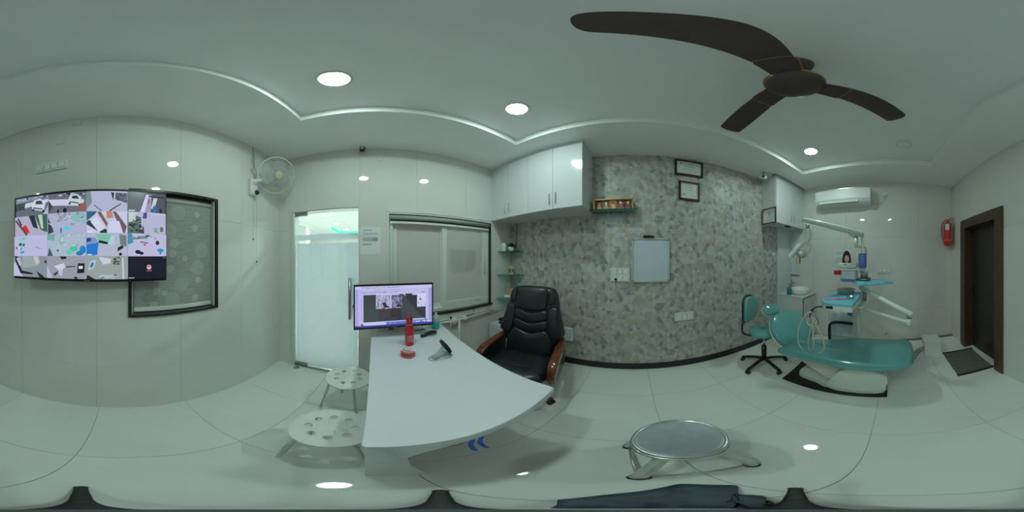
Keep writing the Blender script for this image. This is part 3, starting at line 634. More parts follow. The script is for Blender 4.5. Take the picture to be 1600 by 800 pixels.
def plate(k, u, z, w_, h_, label, keys, name='switch_board', cat='switch', gap=0.0, frame=white_pl, kh=0.6, rowsn=1, off=0.0):
    t = on_wall(k, u, z, name, label, cat, off=off)
    m = MB(); m.box(-w_/2, w_/2, -0.012, 0.0, -h_/2, h_/2, 0.003); m.build('plate', frame, t)
    for r_i in range(rowsn):
        zc = (h_*0.5)*((rowsn-1)/2-r_i) if rowsn > 1 else 0
        hh = h_*kh/rowsn
        x = -w_*0.43; kw = w_*0.86/keys
        for i in range(keys):
            m = MB(); m.box(x+kw*i+kw*0.06, x+kw*(i+1)-kw*0.06, -0.0155, -0.012, zc-hh/2, zc+hh/2, 0.0015); key = m.build('switch_key', pump_m, t)
            m = MB(); m.box(x+kw*i+kw*0.03, x+kw*(i+1)-kw*0.03, -0.0128, -0.012, zc-hh/2-kw*0.03, zc+hh/2+kw*0.03); m.build('key_gap', mat('switch_gap', (0.16, 0.17, 0.16), 0.8), key)
            if i == 0:
                m = MB()
                for dx, dz in ((0, 0.2), (-0.15, -0.12), (0.15, -0.12)): m.cyl((x+kw*0.5+kw*dx, -0.0158, zc+hh*dz), (x+kw*0.5+kw*dx, -0.0152, zc+hh*dz), 0.0022, seg=8)
                m.build('socket_hole', shadow_line, t)
    return t
plate('A', 2.249, 2.318, 0.272, 0.09, 'long white four-gang switch board on the wall above the television', 4)
for u, z, w_, h_, lb in ((2.453, 2.812, 0.068, 0.055, 'small blank cover plate touching the ceiling above the television switch board'), (2.323, 2.582, 0.060, 0.044, 'small blank cover plate just above the four-gang switch board over the television')):
    t = on_wall('A', u, z, 'blank_plate', lb, 'cover plate'); m = MB(); m.box(-w_/2, w_/2, -0.004, 0, -h_/2, h_/2, 0.001); m.build('plate', tile_cream, t)
    m = MB(); m.box(-w_/2-0.0015, w_/2+0.0015, -0.0012, 0, -h_/2-0.0015, h_/2+0.0015); m.build('edge_gap', mat('soft_gap', (0.2, 0.2, 0.18), 0.8), t)
t = on_wall('B', 1.205, 2.72, 'blank_plate', 'small blank cover plate high on the wall above the window', 'cover plate'); m = MB(); m.box(-0.025, 0.025, -0.004, 0, -0.024, 0.024, 0.001); m.build('plate', tile_cream, t)
m = MB(); m.box(-0.0265, 0.0265, -0.0012, 0, -0.0255, 0.0255); m.build('edge_gap', MATS['soft_gap'], t)

# wall fan
wf = on_wall('A', 3.98, 2.30, 'wall_fan', 'white oscillating wall fan with wire cage mounted in the corner near the glass door', 'fan')
a_w = R(wframe('A')[1])
m = MB(); m.box(-0.05, 0.05, -0.045, 0, -0.10, 0.10, 0.012); m.build('mounting_box', white_pl, wf)
m = MB(); m.lathe([(0, 0), (0.026, 0), (0.028, 0.012), (0.02, 0.02), (0, 0.02)], 20); kn = m.build('speed_knob', black_pl, wf); kn.location = (0.02, -0.05, -0.07); kn.rotation_euler = (R(90), 0, 0)
# head: axis in world, from head centre
ctr = Vector((-1.384, -0.987, 2.467)); ax = Vector((0.36, 0.80, -0.47)).normalized()
inv = (Matrix.Translation(Vector(wpt('A', 3.98, 0, 2.30))) @ Matrix.Rotation(a_w, 4, 'Z')).inverted()
q = Vector((0, 0, 1)).rotation_difference(ax).to_matrix().to_4x4()
HM = inv @ Matrix.Translation(ctr) @ q
hl = HM @ Vector((0, 0, -0.10))
m = MB(); m.tube(smooth_path([(0, -0.03, 0.03), (0, -0.07, 0.06), hl + Vector((0, 0.03, -0.05)), hl], 5), [0.022]*16, 12); m.build('neck', white_pl, wf)
m = MB(); m.M = HM; m.lathe([(0, -0.16), (0.045, -0.155), (0.062, -0.13), (0.066, -0.07), (0.055, -0.045), (0, -0.04)], 24); m.build('motor_housing', white_pl, wf)
m = MB(); m.M = HM
for side in (1, -1):
    D = 0.055 if side > 0 else 0.05
    for k in range(64):
        t = 2*PI*k/64; m.tube([(rr*math.cos(t+tw), rr*math.sin(t+tw), side*D*math.sqrt(max(0, 1-(rr/0.213)**2.6))) for rr, tw in ((0.045, 0), (0.10, 0.05), (0.15, 0.10), (0.19, 0.13), (0.208, 0.14))], 0.0009, 3, caps=False)
    for rr in (0.10, 0.16):
        m.tube([(rr*math.cos(t), rr*math.sin(t), side*D*math.sqrt(1-(rr/0.213)**2.6)) for t in [2*PI*k/40 for k in range(40)]], 0.0010, 4, closed=True)
cg = m.build('wire_cage', white_pl, wf); cg['kind'] = 'stuff'
m = MB(); m.M = HM; m.tube([(0.213*math.cos(2*PI*k/56), 0.213*math.sin(2*PI*k/56), 0) for k in range(56)], 0.006, 8, closed=True); m.build('cage_rim', white_pl, wf)
m = MB(); m.M = HM; m.lathe([(0, 0.064), (0.03, 0.063), (0.048, 0.058), (0.05, 0.05), (0, 0.05)], 28); m.build('centre_badge', mat('cream_badge', (0.62, 0.56, 0.42), 0.4), wf)
m = MB(); m.M = HM; m.lathe([(0, 0.03), (0.03, 0.028), (0.034, 0.0), (0.03, -0.03), (0, -0.03)], 20); m.build('blade_hub', pale_grey, wf)
for b in range(3):
    m = MB(); m.M = HM @ RZ(120*b) @ RY(0)
    g = [[Vector((0.03+0.15*i/6, (-0.5+j/4)*(0.05+0.13*math.sin(PI*min(1, (i+1)/8))), 0.018*(-0.5+j/4)*2)) for j in range(5)] for i in range(7)]
    vs = [[m.bm.verts.new(m.M @ p) for p in row] for row in g]
    for i in range(6):
        for j in range(4): m.bm.faces.new((vs[i][j], vs[i+1][j], vs[i+1][j+1], vs[i][j+1])).smooth = True
    o = m.build('blade', mat('pale_fan_blade', (0.60, 0.63, 0.62), 0.25, alpha=0.45), wf); sd = o.modifiers.new('s', 'SOLIDIFY'); sd.thickness = 0.002
for dx, zb in ((-0.03, -0.575), (0.02, -0.80)):
    m = MB(); m.cyl((dx, -0.05, -0.09), (dx, -0.05, zb), 0.0012, seg=5); c_ = m.build('pull_cord', grey_pl, wf)
    m = MB(); m.lathe([(0, zb-0.018), (0.006, zb-0.016), (0.0055, zb), (0, zb+0.002)], 10, dx, -0.05); m.build('cord_bead', black_pl, c_)
m = MB(); m.tube(smooth_path([(0.0, -0.01, 0.10), (0.03, -0.015, 0.16), (-0.02, -0.012, 0.22), (0.02, -0.01, 0.26), (0.03, -0.008, 0.42), (0.0, -0.008, 0.585)], 6), 0.003, 6)
m.tube(smooth_path([(0.02, -0.01, 0.10), (0.06, -0.015, 0.20), (0.0, -0.012, 0.34), (0.02, -0.008, 0.50)], 6), 0.0025, 6); m.build('power_cable', mat('tan_cable', (0.30, 0.27, 0.2), 0.6), wf)
t = on_wall('A', 4.20, 2.845, 'junction_box', 'small white junction cover at the ceiling above the wall fan', 'junction box'); m = MB(); m.M = T(0, 0, 0) @ RX(90); m.lathe([(0, 0), (0.035, 0), (0.035, 0.012), (0.0, 0.016)], 20); m.build('cover', white_pl, t)
m = MB(); m.cyl((-0.012, -0.017, 0), (-0.012, -0.012, 0), 0.004, seg=8); m.cyl((0.016, -0.017, 0), (0.016, -0.012, 0), 0.004, seg=8); m.build('screw', black_pl, t)

# brown door in wall A
dr = on_wall('A', 0, 0, 'door_1', None, None); dr['kind'] = 'structure'
for nm, b in (('frame_post', (0.41, 0.53, 0, 2.0)), ('frame_post', (1.31, 1.43, 0, 2.0)), ('frame_head', (0.41, 1.43, 2.0, 2.11))):
    m = MB(); m.box(b[0], b[1], -0.022, -0.0005, b[2], b[3], 0.003); m.build(nm, frame_brown, dr)
for nm, b in (('jamb', (0.53, 0.552, 0, 1.98)), ('jamb', (1.288, 1.31, 0, 1.98)), ('jamb_head', (0.53, 1.31, 1.978, 2.0))):
    m = MB(); m.box(b[0], b[1], -0.021, 0.15, b[2], b[3], 0.001); m.build(nm, frame_brown, dr)
m = MB(); m.box(0.53, 1.31, 0.125, 0.16, 0.004, 2.0, 0.002); lf = m.build('door_leaf', door_dark, dr)
m = MB(); m.box(0.57, 0.60, 0.115, 0.125, 0.95, 1.10, 0.003); m.cyl((0.585, 0.118, 1.03), (0.585, 0.085, 1.03), 0.009, seg=12); m.box(0.58, 0.69, 0.078, 0.09, 1.022, 1.038, 0.004); m.build('door_handle', mat('dark_bronze', (0.03, 0.028, 0.024), 0.4, 0.6, noise=0.1), lf)

# ------------------------------------------------------------------ wall B (left): glass door, window, notice, conduit
gd = on_wall('B', 0, 0, 'door_2', None, None); gd['kind'] = 'structure'
DX0, DX1 = 0.222, 0.972
leaf = MB(); leaf.box(DX0, DX1, 0.03, 0.04, 0.012, 2.075); leaf = leaf.build('glass_leaf', clear_glass, gd)
m = MB(); m.box(DX0+0.008, DX1-0.006, 0.0412, 0.0422, 0.013, 1.70); m.build('frosted_film', frost_door, leaf)
m = MB(); m.box(DX0+0.008, DX1-0.006, 0.0412, 0.0422, 1.735, 1.805); m.build('frosted_band', frost_door, leaf)
m = MB(); m.box(DX0, DX0+0.155, 0.02, 0.05, 2.035, 2.078, 0.002); m.build('patch_fitting', chrome_d, leaf)
m = MB(); m.box(DX0, DX0+0.155, 0.02, 0.05, 0.012, 0.060, 0.002); m.build('patch_fitting', chrome_d, leaf)
m = MB(); m.cyl((0.885, -0.03, 0.845), (0.885, -0.03, 1.315), 0.013, seg=14)
for z in (0.95, 1.21): m.cyl((0.885, -0.03, z), (0.885, 0.03, z), 0.008, seg=10)
m.cyl((0.885, 0.075, 0.845), (0.885, 0.075, 1.315), 0.013, seg=14); m.build('handle_bar', chrome_d, leaf)
m = MB(); m.box(0.20, 0.221, 0.0, 0.12, 0, 2.09, 0.002); m.build('jamb', white_pl, gd)
m = MB(); m.box(0.152, 0.2, -0.006, 0, 0, 2.10, 0.002); m.build('jamb_trim', white_matte, gd)
m = MB(); m.box(0.973, 0.98, 0.0, 0.12, 0, 2.09, 0.001); m.build('jamb', white_pl, gd)
m = MB(); m.box(0.20, 0.98, 0.0, 0.12, 2.078, 2.09, 0.001); m.build('steel_head_rail', chrome, gd)
m = MB(); m.box(0.20, 0.98, 0.0, 0.15, -0.008, 0.010, 0.002); m.build('threshold', chrome_d, gd)
m = MB(); m.lathe([(0, 0), (0.035, 0), (0.033, 0.006), (0, 0.008)], 20, DX0+0.05, -0.05); m.build('door_stop_plate', chrome_d, gd)

w2 = on_wall('B', 0, 0, 'window_2', None, None); w2['kind'] = 'structure'
m = MB()
for b in ((1.268, 1.29, 0.86, 2.052), (2.65, 2.668, 0.86, 2.052), (1.268, 2.668, 2.03, 2.052)): m.box(b[0], b[1], -0.006, 0.0, b[2], b[3], 0.002)
m.build('pale_edge_strip', tile_cream, w2)
m = MB(); m.box(1.27, 2.668, -0.012, 0.09, 0.848, 0.876, 0.003); m.build('granite_sill', black_gran, w2)
m = MB(); m.box(2.632, 2.65, 0.0, 0.075, 0.876, 2.03, 0.001); m.build('granite_reveal', black_gran, w2)
m = MB(); m.box(1.29, 2.65, 0.0, 0.075, 2.012, 2.03, 0.001); m.build('head_lining', white_pl, w2)
m = MB(); m.box(1.29, 1.302, 0.0, 0.075, 0.876, 2.012, 0.001); m.build('reveal', white_pl, w2)
def frame_rect(u0, u1, z0, z1, wd, y0, y1, name, parent, mt=white_pl, bot=None):
    m = MB(); b = bot or wd
    m.box(u0, u0+wd, y0, y1, z0, z1, 0.003); m.box(u1-wd, u1, y0, y1, z0, z1, 0.003); m.box(u0+wd, u1-wd, y0, y1, z1-wd, z1, 0.003); m.box(u0+wd, u1-wd, y0, y1, z0, z0+b, 0.003)
    return m.build(name, mt, parent)
frame_rect(1.302, 2.632, 0.876, 2.012, 0.045, 0.035, 0.10, 'outer_frame', w2)
s1 = frame_rect(1.345, 1.965, 0.918, 1.968, 0.052, 0.062, 0.092, 'sash', w2)
m = MB(); m.box(1.397, 1.913, 0.075, 0.081, 0.968, 1.918); m.build('pane', frost_win, s1)
s2 = frame_rect(1.925, 2.590, 0.918, 1.968, 0.062, 0.036, 0.062, 'sash', w2, bot=0.07)
m = MB(); m.box(1.985, 2.530, 0.046, 0.052, 0.988, 1.908); m.build('pane', frost_win, s2)
m = MB(); m.box(2.548, 2.566, 0.024, 0.036, 1.30, 1.46, 0.003); m.cyl((2.557, 0.024, 1.40), (2.557, 0.012, 1.40), 0.006, seg=10); m.build('latch', pale_grey, s2)
m = MB(); m.box(2.40, 2.46, 0.028, 0.037, 0.952, 0.962, 0.002); m.build('finger_pull', pale_grey, s2)
for (u0, u1, lb) in ((2.035, 2.225, 'sheet of paper taped behind the frosted window, left of the pair'), (2.245, 2.425, 'sheet of paper taped behind the frosted window, right of the pair')):
    t = on_wall('B', (u0+u1)/2, 1.49, 'notice_sheet', lb, 'paper', off=-0.055)
    m = MB(); m.box(-(u1-u0)/2, (u1-u0)/2, 0.0, 0.001, -0.14, 0.14); m.build('sheet', mat('grey_back_sheet', (0.30, 0.32, 0.36), 0.8), t)
rb = on_wall('B', 1.966, 1.965, 'roller_blind', 'white roller blind rolled up at the top of the window', 'blind', off=-0.018)
m = MB(); m.tube([(-0.66, 0, 0.012), (0.655, 0, 0.012)], 0.026, 20); m.build('roller_tube', mat('pale_blind_cloth', (0.40, 0.43, 0.39), 0.75, noise=0.05), rb)
m = MB(); m.box(-0.655, 0.65, -0.010, 0.006, -0.060, -0.034, 0.003); m.build('bottom_bar', white_pl, rb)
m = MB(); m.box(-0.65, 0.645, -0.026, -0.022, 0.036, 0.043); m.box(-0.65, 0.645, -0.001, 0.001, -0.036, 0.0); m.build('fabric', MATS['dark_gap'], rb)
m = MB(); m.tube([(-0.645, -0.012, -0.03), (-0.645, -0.012, -1.02)], 0.002, 5); m.tube([(-0.632, -0.012, -0.03), (-0.632, -0.012, -1.02)], 0.002, 5); m.build('bead_chain', white_pl, rb)

t = on_wall('B', 1.102, 1.715, 'paper_notice', 'white typed paper notice taped between the glass door and the window', 'notice')
m = MB(); m.box(-0.111, 0.111, -0.002, 0, -0.151, 0.151); m.build('sheet', paper, t)
a = Art(); rn = random.Random(2)
a.lines(-0.09, 0.03, 0.10, 0.12, 1, (120, 124, 126), rnd=rn); a.lines(-0.09, 0.085, 0.055, 0.085, 2, (130, 134, 136), rnd=rn); a.lines(-0.09, 0.08, -0.01, 0.04, 4, (140, 144, 146), rnd=rn); a.lines(-0.09, 0.03, -0.05, -0.03, 1, (140, 144, 146), rnd=rn); a.lines(0.02, 0.085, 0.0, 0.03, 2, (110, 112, 116), rnd=rn)
a.build('typed_lines', art_print, t, y=-0.0023).__setitem__('kind', 'stuff')

t = on_wall('B', 1.02, H, 'security_camera', 'small black and white security camera under the ceiling above the glass door', 'camera', off=0.05)
m = MB(); m.box(-0.028, 0.028, -0.028, 0.028, -0.008, 0, 0.002); m.build('base', white_pl, t)
m = MB(); m.tube(smooth_path([(-0.018, 0, -0.008), (-0.022, 0, -0.04), (-0.018, 0, -0.06)], 4), 0.005, 8); m.tube(smooth_path([(0.022, 0, -0.008), (0.026, 0, -0.04), (0.018, 0, -0.06)], 4), 0.007, 8); m.build('bracket', black_pl, t)
m = MB(); m.ball((0, 0, -0.040), 0.018, 0.018, 0.024, 16, 10); m.build('body', pale_grey, t); m = MB(); m.box(-0.025, 0.02, -0.02, 0.015, -0.078, -0.055, 0.006); m.build('lens_housing', black_pl, t)

# conduit, sockets, caps below the window
cd = on_wall('B', 0, 0.742, 'white_conduit', 'white plastic conduit running along the wall below the window', 'conduit')
m = MB(); m.tube([(1.28, -0.022, -0.012), (2.19, -0.022, 0.0), (2.66, -0.022, 0.018)], 0.013, 10); m.tube([(1.28, -0.012, 0.014), (2.66, -0.012, 0.040)], 0.006, 8); m.build('pipe', white_pl, cd)
m = MB(); m.cyl((2.124, -0.02, -0.742), (2.124, -0.02, 0.0), 0.014, seg=12); m.build('down_pipe', white_pl, cd)
for u, z, rr, lb, d in ((2.063, 0.732, 0.046, 'large round white junction cap on the conduit below the window', 0.035), (2.205, 0.745, 0.030, 'small domed white cap on the conduit below the window', 0.05)):
    t = Ref(cd, (u, -0.012, z-0.742)); m = MB(); m.M = RX(90); m.lathe([(0, 0), (rr, 0), (rr, d*0.6), (rr*0.82, d*0.92), (0, d)], 28); m.build('junction_cap', white_pl, t)
    m = MB(); m.cyl((0, -d-0.002, 0), (0, -d+0.001, 0), 0.004, seg=8); m.build('screw', black_pl, t)
t = on_wall('B', 2.00, 0.71, 'marker_brush', 'thin white brush with a black tip hanging on the conduit', 'brush', off=0.045)
m = MB(); m.cyl((0, 0, -0.05), (0, 0, 0.07), 0.009, seg=10); m.build('handle', white_pl, t); m = MB(); m.cyl((0, 0, 0.07), (0, 0, 0.10), 0.010, seg=10); m.build('tip', black_pl, t)
t = on_wall('B', 2.30, 0.79, 'black_cable_clip', 'black cable end lying over the conduit below the window', 'cable', off=0.015)
m = MB(); m.tube(smooth_path([(-0.09, -0.015, -0.015), (-0.03, -0.02, -0.005), (0.03, -0.015, 0.0), (0.032, -0.012, 0.055)], 5), 0.0035, 6); m.build('cable', black_pl, t)
plate('B', 2.785, 0.765, 0.26, 0.09, 'long white socket board low on the wall beside the window corner', 4, name='socket_board', cat='socket', off=0.0)
t = thing('white_cabinet', 'small white low cabinet in the corner behind the leather chair', 'cabinet', (-1.60, 1.62, 0))
m = MB(); m.box(-0.13, 0.13, -0.20, 0.22, 0, 0.58, 0.004); m.build('body', white_lam, t); m = MB(); m.box(-0.125, 0.125, -0.208, -0.200, 0.03, 0.55, 0.002); dd = m.build('door', white_lam, t)
m = MB(); m.cyl((0.09, -0.212, 0.40), (0.09, -0.225, 0.40), 0.008, seg=10); m.build('knob', chrome, dd)
t = thing('desk_phone', 'black telephone handset lying on the low white cabinet', 'telephone', (-1.57, 1.60, 0.58), 35)
m = MB(); m.box(-0.10, 0.10, -0.07, 0.07, 0, 0.035, 0.008); m.build('base', black_pl, t); m = MB(); m.sweep(smooth_path([(-0.11, -0.03, 0.05), (-0.08, -0.03, 0.07), (0, -0.03, 0.085), (0.08, -0.03, 0.07), (0.11, -0.03, 0.05)], 4), 0.045, 0.028, (0, 1, 0)); m.build('handset', black_pl, t)

# ------------------------------------------------------------------ wall C (front): cupboards, shelves, frames, board
def handle_bow(u, z, y, hl=0.06, parent=None):
    m = MB(); m.tube(smooth_path([(u, y, z-hl), (u, y-0.018, z-hl+0.01), (u+0.003, y-0.024, z), (u, y-0.018, z+hl-0.01), (u, y, z+hl)], 5), 0.0045, 8); return m.build('handle', chrome, parent)
# upper cupboard run: two units, each two doors
yf = 1.475; x_right = -0.480; x_left = -1.758
wid = (x_right-x_left)/4
for i in range(2):
    x0 = x_left+2*wid*i; x1 = x0+2*wid
    t = thing('wall_cupboard', ['white gloss wall cupboard on the left, in the corner above the window', 'white gloss wall cupboard on the right, next to the small shelf with the gold frame'][i], 'cupboard', ((x0+x1)/2, 1.865, 2.045), 0, 'white upper wall cupboards')
    hw = wid; m = MB(); m.box(-hw+0.0008, hw-0.0008, -(1.865-yf)+0.019, 0, 0, 0.842, 0.002)
    m.build('carcass', white_matte, t)
    m = MB(); m.box(-hw+0.0008, hw-0.0008, -(1.865-yf)+0.004, -(1.865-yf)+0.02, 0.812, 0.842, 0.001); m.build('top_rail', white_lam, t)
    for s_ in (0, 1):
        a0 = -hw+s_*hw+0.0015; a1 = a0+hw-0.003
        m = MB(); m.box(a0, a1, -(1.865-yf), -(1.865-yf)+0.018, 0.003, 0.806, 0.0012); d = m.build('door', white_lam, t)
        handle_bow((a1-0.035) if s_ == 0 else (a0+0.035), 0.125, -(1.865-yf), 0.062, d)
    if i == 1:
        for zc in (0.42, 0.57):
            m = MB(); m.M = T(hw-0.0008, -0.11, zc) @ RY(90); m.lathe([(0, 0), (0.011, 0), (0.010, 0.004), (0, 0.005)], 14); m.build('cable_hole_cap', black_pl, t)
t = thing('hanging_cable', 'black cable hanging from the wall cupboard down to the potted plant', 'cable', (-1.60, 1.83, 2.045))
m = MB(); m.tube(smooth_path([(0, 0, 0), (0.005, 0.0, -0.15), (-0.01, 0.01, -0.28), (-0.02, 0.01, -0.36)], 6), 0.005, 8); m.build('cable', black_pl, t)

# quarter-round glass shelves in the corner
cx, cy = -1.762, 1.868
for z, rr, lb in ((1.615, 0.265, 'top glass corner shelf holding the plant'), (1.280, 0.285, 'middle glass corner shelf holding the skull'), (0.930, 0.30, 'lowest glass corner shelf with the wooden block')):
    t = thing('corner_shelf', lb, 'shelf', (cx, cy, z-0.006), 0, 'glass corner shelves')
    pts = [(0.002, -0.003)]+[(0.002+rr*math.cos(-PI/2*k/14)*1.0, -0.003+rr*math.sin(-PI/2*k/14)) for k in range(15)]
    m = MB(); m.prism([(p[0], p[1]) for p in pts], 0.0, 0.006, 0.0008); m.build('glass', green_glass, t)
    m = MB(); m.tube([(0.002+rr*math.cos(-PI/2*k/20), -0.003+rr*math.sin(-PI/2*k/20), 0.003) for k in range(21)], 0.0032, 6); m.build('polished_edge', mat('dark_green_edge', (0.02, 0.06, 0.05), 0.1), t)
    for bxp in ((rr*0.6, -0.012), (0.012, -rr*0.6)):
        m = MB(); m.box(bxp[0]-0.01, bxp[0]+0.01, bxp[1]-0.010, bxp[1]+0.008, -0.012, 0.0, 0.002); m.build('clip', chrome, t)
t = thing('white_humidifier', 'white rounded cylinder standing beside the plant on the top corner shelf', 'diffuser', (cx+0.052, cy-0.195, 1.6152))
m = MB(); m.lathe([(0, 0), (0.032, 0), (0.036, 0.006), (0.036, 0.09), (0.031, 0.115), (0.018, 0.126), (0, 0.128)], 28); m.build('body', white_pl, t)
pl = thing('potted_plant', 'small bushy green plant in a round white pot on the top corner shelf', 'plant', (cx+0.125, cy-0.115, 1.6152))
m = MB(); m.lathe([(0, 0), (0.030, 0), (0.040, 0.01), (0.052, 0.036), (0.050, 0.060), (0.042, 0.070), (0.038, 0.066), (0, 0.062)], 28); m.build('pot', white_pl, pl)
m = MB(); rn = random.Random(4)
for k in range(170):
    a1 = rn.uniform(0, 2*PI); el = rn.uniform(0.1, 1.45); L0 = rn.uniform(0.05, 0.092)
    d = Vector((math.cos(a1)*math.cos(el), math.sin(a1)*math.cos(el), math.sin(el)*0.85)); p0 = Vector((0, 0, 0.062))+d*L0*rn.uniform(0.2, 0.7); p1 = Vector((0, 0, 0.062))+d*L0+Vector((0, 0, -0.01*rn.random()))
    sd = d.cross(Vector((0, 0, 1)))
    if sd.length < 0.01: sd = Vector((1, 0, 0))
    sd = sd.normalized()*0.008; mid = (p0+p1)/2+Vector((0, 0, 0.005))
    m.poly([p0, mid+sd, p1]); m.poly([p0, p1, mid-sd])
fo = m.build('foliage', leaf_m, pl); fo['kind'] = 'stuff'
sk_ = thing('skull_model', 'brown human skull model on the middle corner shelf', 'skull', (cx+0.135, cy-0.125, 1.2862-0.006), 40)
bm_ = MB(); bm_.ball((0, 0.010, 0.082), 0.050, 0.058, 0.052, 28, 20); bm_.ball((0, -0.028, 0.052), 0.036, 0.028, 0.034, 20, 14); bm_.ball((-0.03, -0.03, 0.055), 0.012, 0.012, 0.012); bm_.ball((0.03, -0.03, 0.055), 0.012, 0.012, 0.012)
bm_.build('cranium', bone, sk_)
m = MB(); m.ball((-0.018, -0.049, 0.064), 0.012, 0.010, 0.011); m.ball((0.018, -0.049, 0.064), 0.012, 0.010, 0.011); m.ball((0, -0.054, 0.043), 0.006, 0.006, 0.009); m.build('eye_sockets', shadow_line, sk_)
m = MB(); m.tube(smooth_path([(-0.036, 0.0, 0.04), (-0.034, -0.02, 0.014), (-0.016, -0.05, 0.008), (0.016, -0.05, 0.008), (0.034, -0.02, 0.014), (0.036, 0.0, 0.04)], 5), 0.008, 8); m.build('jaw', bone, sk_)
m = MB()
for k in range(8):
    x = -0.021+k*0.006; m.box(x, x+0.005, -0.058, -0.048, 0.026, 0.034, 0.001); m.box(x, x+0.005, -0.057, -0.048, 0.015, 0.023, 0.001)
tt = m.build('teeth', tooth, sk_); tt['kind'] = 'stuff'
t = thing('wooden_block', 'pale wooden upright block on the lowest corner shelf', 'ornament', (cx+0.12, cy-0.13, 0.9302), 42)
m = MB(); m.box(-0.036, 0.036, -0.008, 0.008, 0, 0.150, 0.002); m.build('block', wood_lt, t)
t = thing('white_roll', 'short white roll lying in front of the wooden block on the lowest corner shelf', 'roll', (cx+0.125, cy-0.200, 0.9302), 42)
m = MB(); m.tube([(-0.045, 0, 0.025), (0.045, 0, 0.025)], 0.025, 20); m.build('roll', white_pl, t)
t = thing('black_charger', 'small black charger at the edge of the top corner shelf', 'charger', (cx+0.21, cy-0.08, 1.6152), 0)
m = MB(); m.box(-0.02, 0.02, -0.012, 0.012, 0, 0.012, 0.002); m.build('body', black_pl, t)

# glass shelf with the gold frame box
t = thing('glass_shelf', 'greenish glass shelf on two metal brackets on the patterned wall', 'shelf', (-0.233, 1.868, 2.058))
m = MB(); m.box(-0.268, 0.268, -0.155, 0, 0, 0.008, 0.001); m.build('glass', green_glass, t)
m = MB(); m.box(-0.269, 0.269, -0.1575, -0.155, 0.0, 0.008); m.build('polished_edge', MATS['dark_green_edge'], t)
for x in (-0.185, 0.17):
    m = MB(); m.box(x-0.012, x+0.012, -0.045, 0, -0.016, 0.0, 0.002); m.box(x-0.008, x+0.008, -0.012, 0, -0.035, 0.0, 0.002); m.build('bracket', chrome_d, t)
fb_ = thing('gold_picture_box', 'gold edged box frame with five small ornate pictures standing on the glass shelf', 'picture', (-0.222, 1.80, 2.0665))
m = MB()
for b in ((-0.218, 0.218, 0.118, 0.132), (-0.218, 0.218, 0, 0.012), (-0.218, -0.203, 0, 0.132), (0.203, 0.218, 0, 0.132)): m.box(b[0], b[1], -0.055, 0.05, b[2], b[3], 0.003)
m.build('gold_frame', mat('yellow_gold_enamel', (0.50, 0.36, 0.08), 0.35, 0.3, noise=0.15, nscale=20), fb_)
m = MB(); m.box(-0.205, 0.205, -0.028, 0.045, 0.010, 0.120); m.build('back_panel', red_wood, fb_)
m = MB(); m.ball((-0.01, -0.01, 0.135), 0.014, 0.010, 0.012); m.build('finial', gold, fb_)
rn = random.Random(9)
for i, (bg, cols) in enumerate([((96, 44, 34), [(200, 120, 110), (214, 196, 170), (120, 60, 44), (230, 220, 200)]), ((104, 92, 64), [(230, 226, 214), (190, 170, 120), (80, 60, 50), (210, 150, 140)]), ((188, 140, 76), [(160, 60, 50), (226, 200, 150), (120, 70, 40)]), ((110, 52, 44), [(220, 214, 205), (190, 90, 90), (90, 110, 60), (236, 230, 220)]), ((100, 60, 36), [(230, 220, 215), (180, 80, 80), (70, 80, 40), (210, 170, 100)])]):
    a = Art(); x0 = -0.20+i*0.08; a.r(x0+0.001, x0+0.079, 0.014, 0.117, bg)
    xc = x0+0.04; a.e(xc, 0.085, 0.014, 0.017, cols[0], 12); a.p([(xc-0.024, 0.02), (xc+0.024, 0.02), (xc+0.012, 0.07), (xc-0.012, 0.07)], cols[1])
    for _ in range(26):
        x, z = xc+rn.uniform(-0.034, 0.034), rn.uniform(0.018, 0.11); a.e(x, z, rn.uniform(.002, .006), rn.uniform(.002, .006), rn.choice(cols), 7)
    pc = a.build('picture', art_print, fb_, y=-0.030 if i != 2 else -0.040)

def cert(name, label, W2, H2, loc, fcol, fw, inner, rz=0, cat='picture frame', tilt=0, art=None):
    t = thing(name, label, cat, loc, rz)
    m = MB(); m.M = RY(tilt)
    for b in ((-W2, W2, H2-fw, H2), (-W2, W2, -H2, -H2+fw), (-W2, -W2+fw, -H2+fw, H2-fw), (W2-fw, W2, -H2+fw, H2-fw)): m.box(b[0], b[1], -0.022, 0, b[2], b[3], 0.003)
    m.build('frame', fcol, t)
    if inner:
        m = MB(); m.M = RY(tilt); g = fw
        for b in ((-W2+g, W2-g, H2-g-0.004, H2-g), (-W2+g, W2-g, -H2+g, -H2+g+0.004), (-W2+g, -W2+g+0.004, -H2+g, H2-g), (W2-g-0.004, W2-g, -H2+g, H2-g)): m.box(b[0], b[1], -0.020, -0.004, b[2], b[3])
        m.build('gold_liner', gold, t)
    m = MB(); m.M = RY(tilt); m.box(-W2+fw, W2-fw, -0.006, -0.003, -H2+fw, H2-fw); m.build('sheet', paper, t)
    if art: art.build('printed_lines', art_print, t, y=-0.0065, M=RY(tilt))['kind'] = 'stuff'
    return t
g1 = (120, 126, 130); rn = random.Random(8)
a = Art(); a.e(-0.105, 0.072, .014, .008, (70, 100, 96), 12); a.lines(-.07, .07, 0.055, .085, 2, (170, 178, 184), rnd=rn); a.lines(-.07, .07, .0, .05, 4, (176, 182, 188), rnd=rn); a.lines(0.09, 0.125, 0.06, 0.07, 1, (90, 96, 100), rnd=rn); a.lines(-.11, .12, -.045, -.02, 2, (160, 166, 170), rnd=rn); a.lines(-.11, -.07, -.08, -.065, 1, g1, rnd=rn); a.lines(-.03, .03, -.08, -.065, 1, g1, rnd=rn); a.lines(.06, .12, -.075, -.06, 1, g1, rnd=rn)
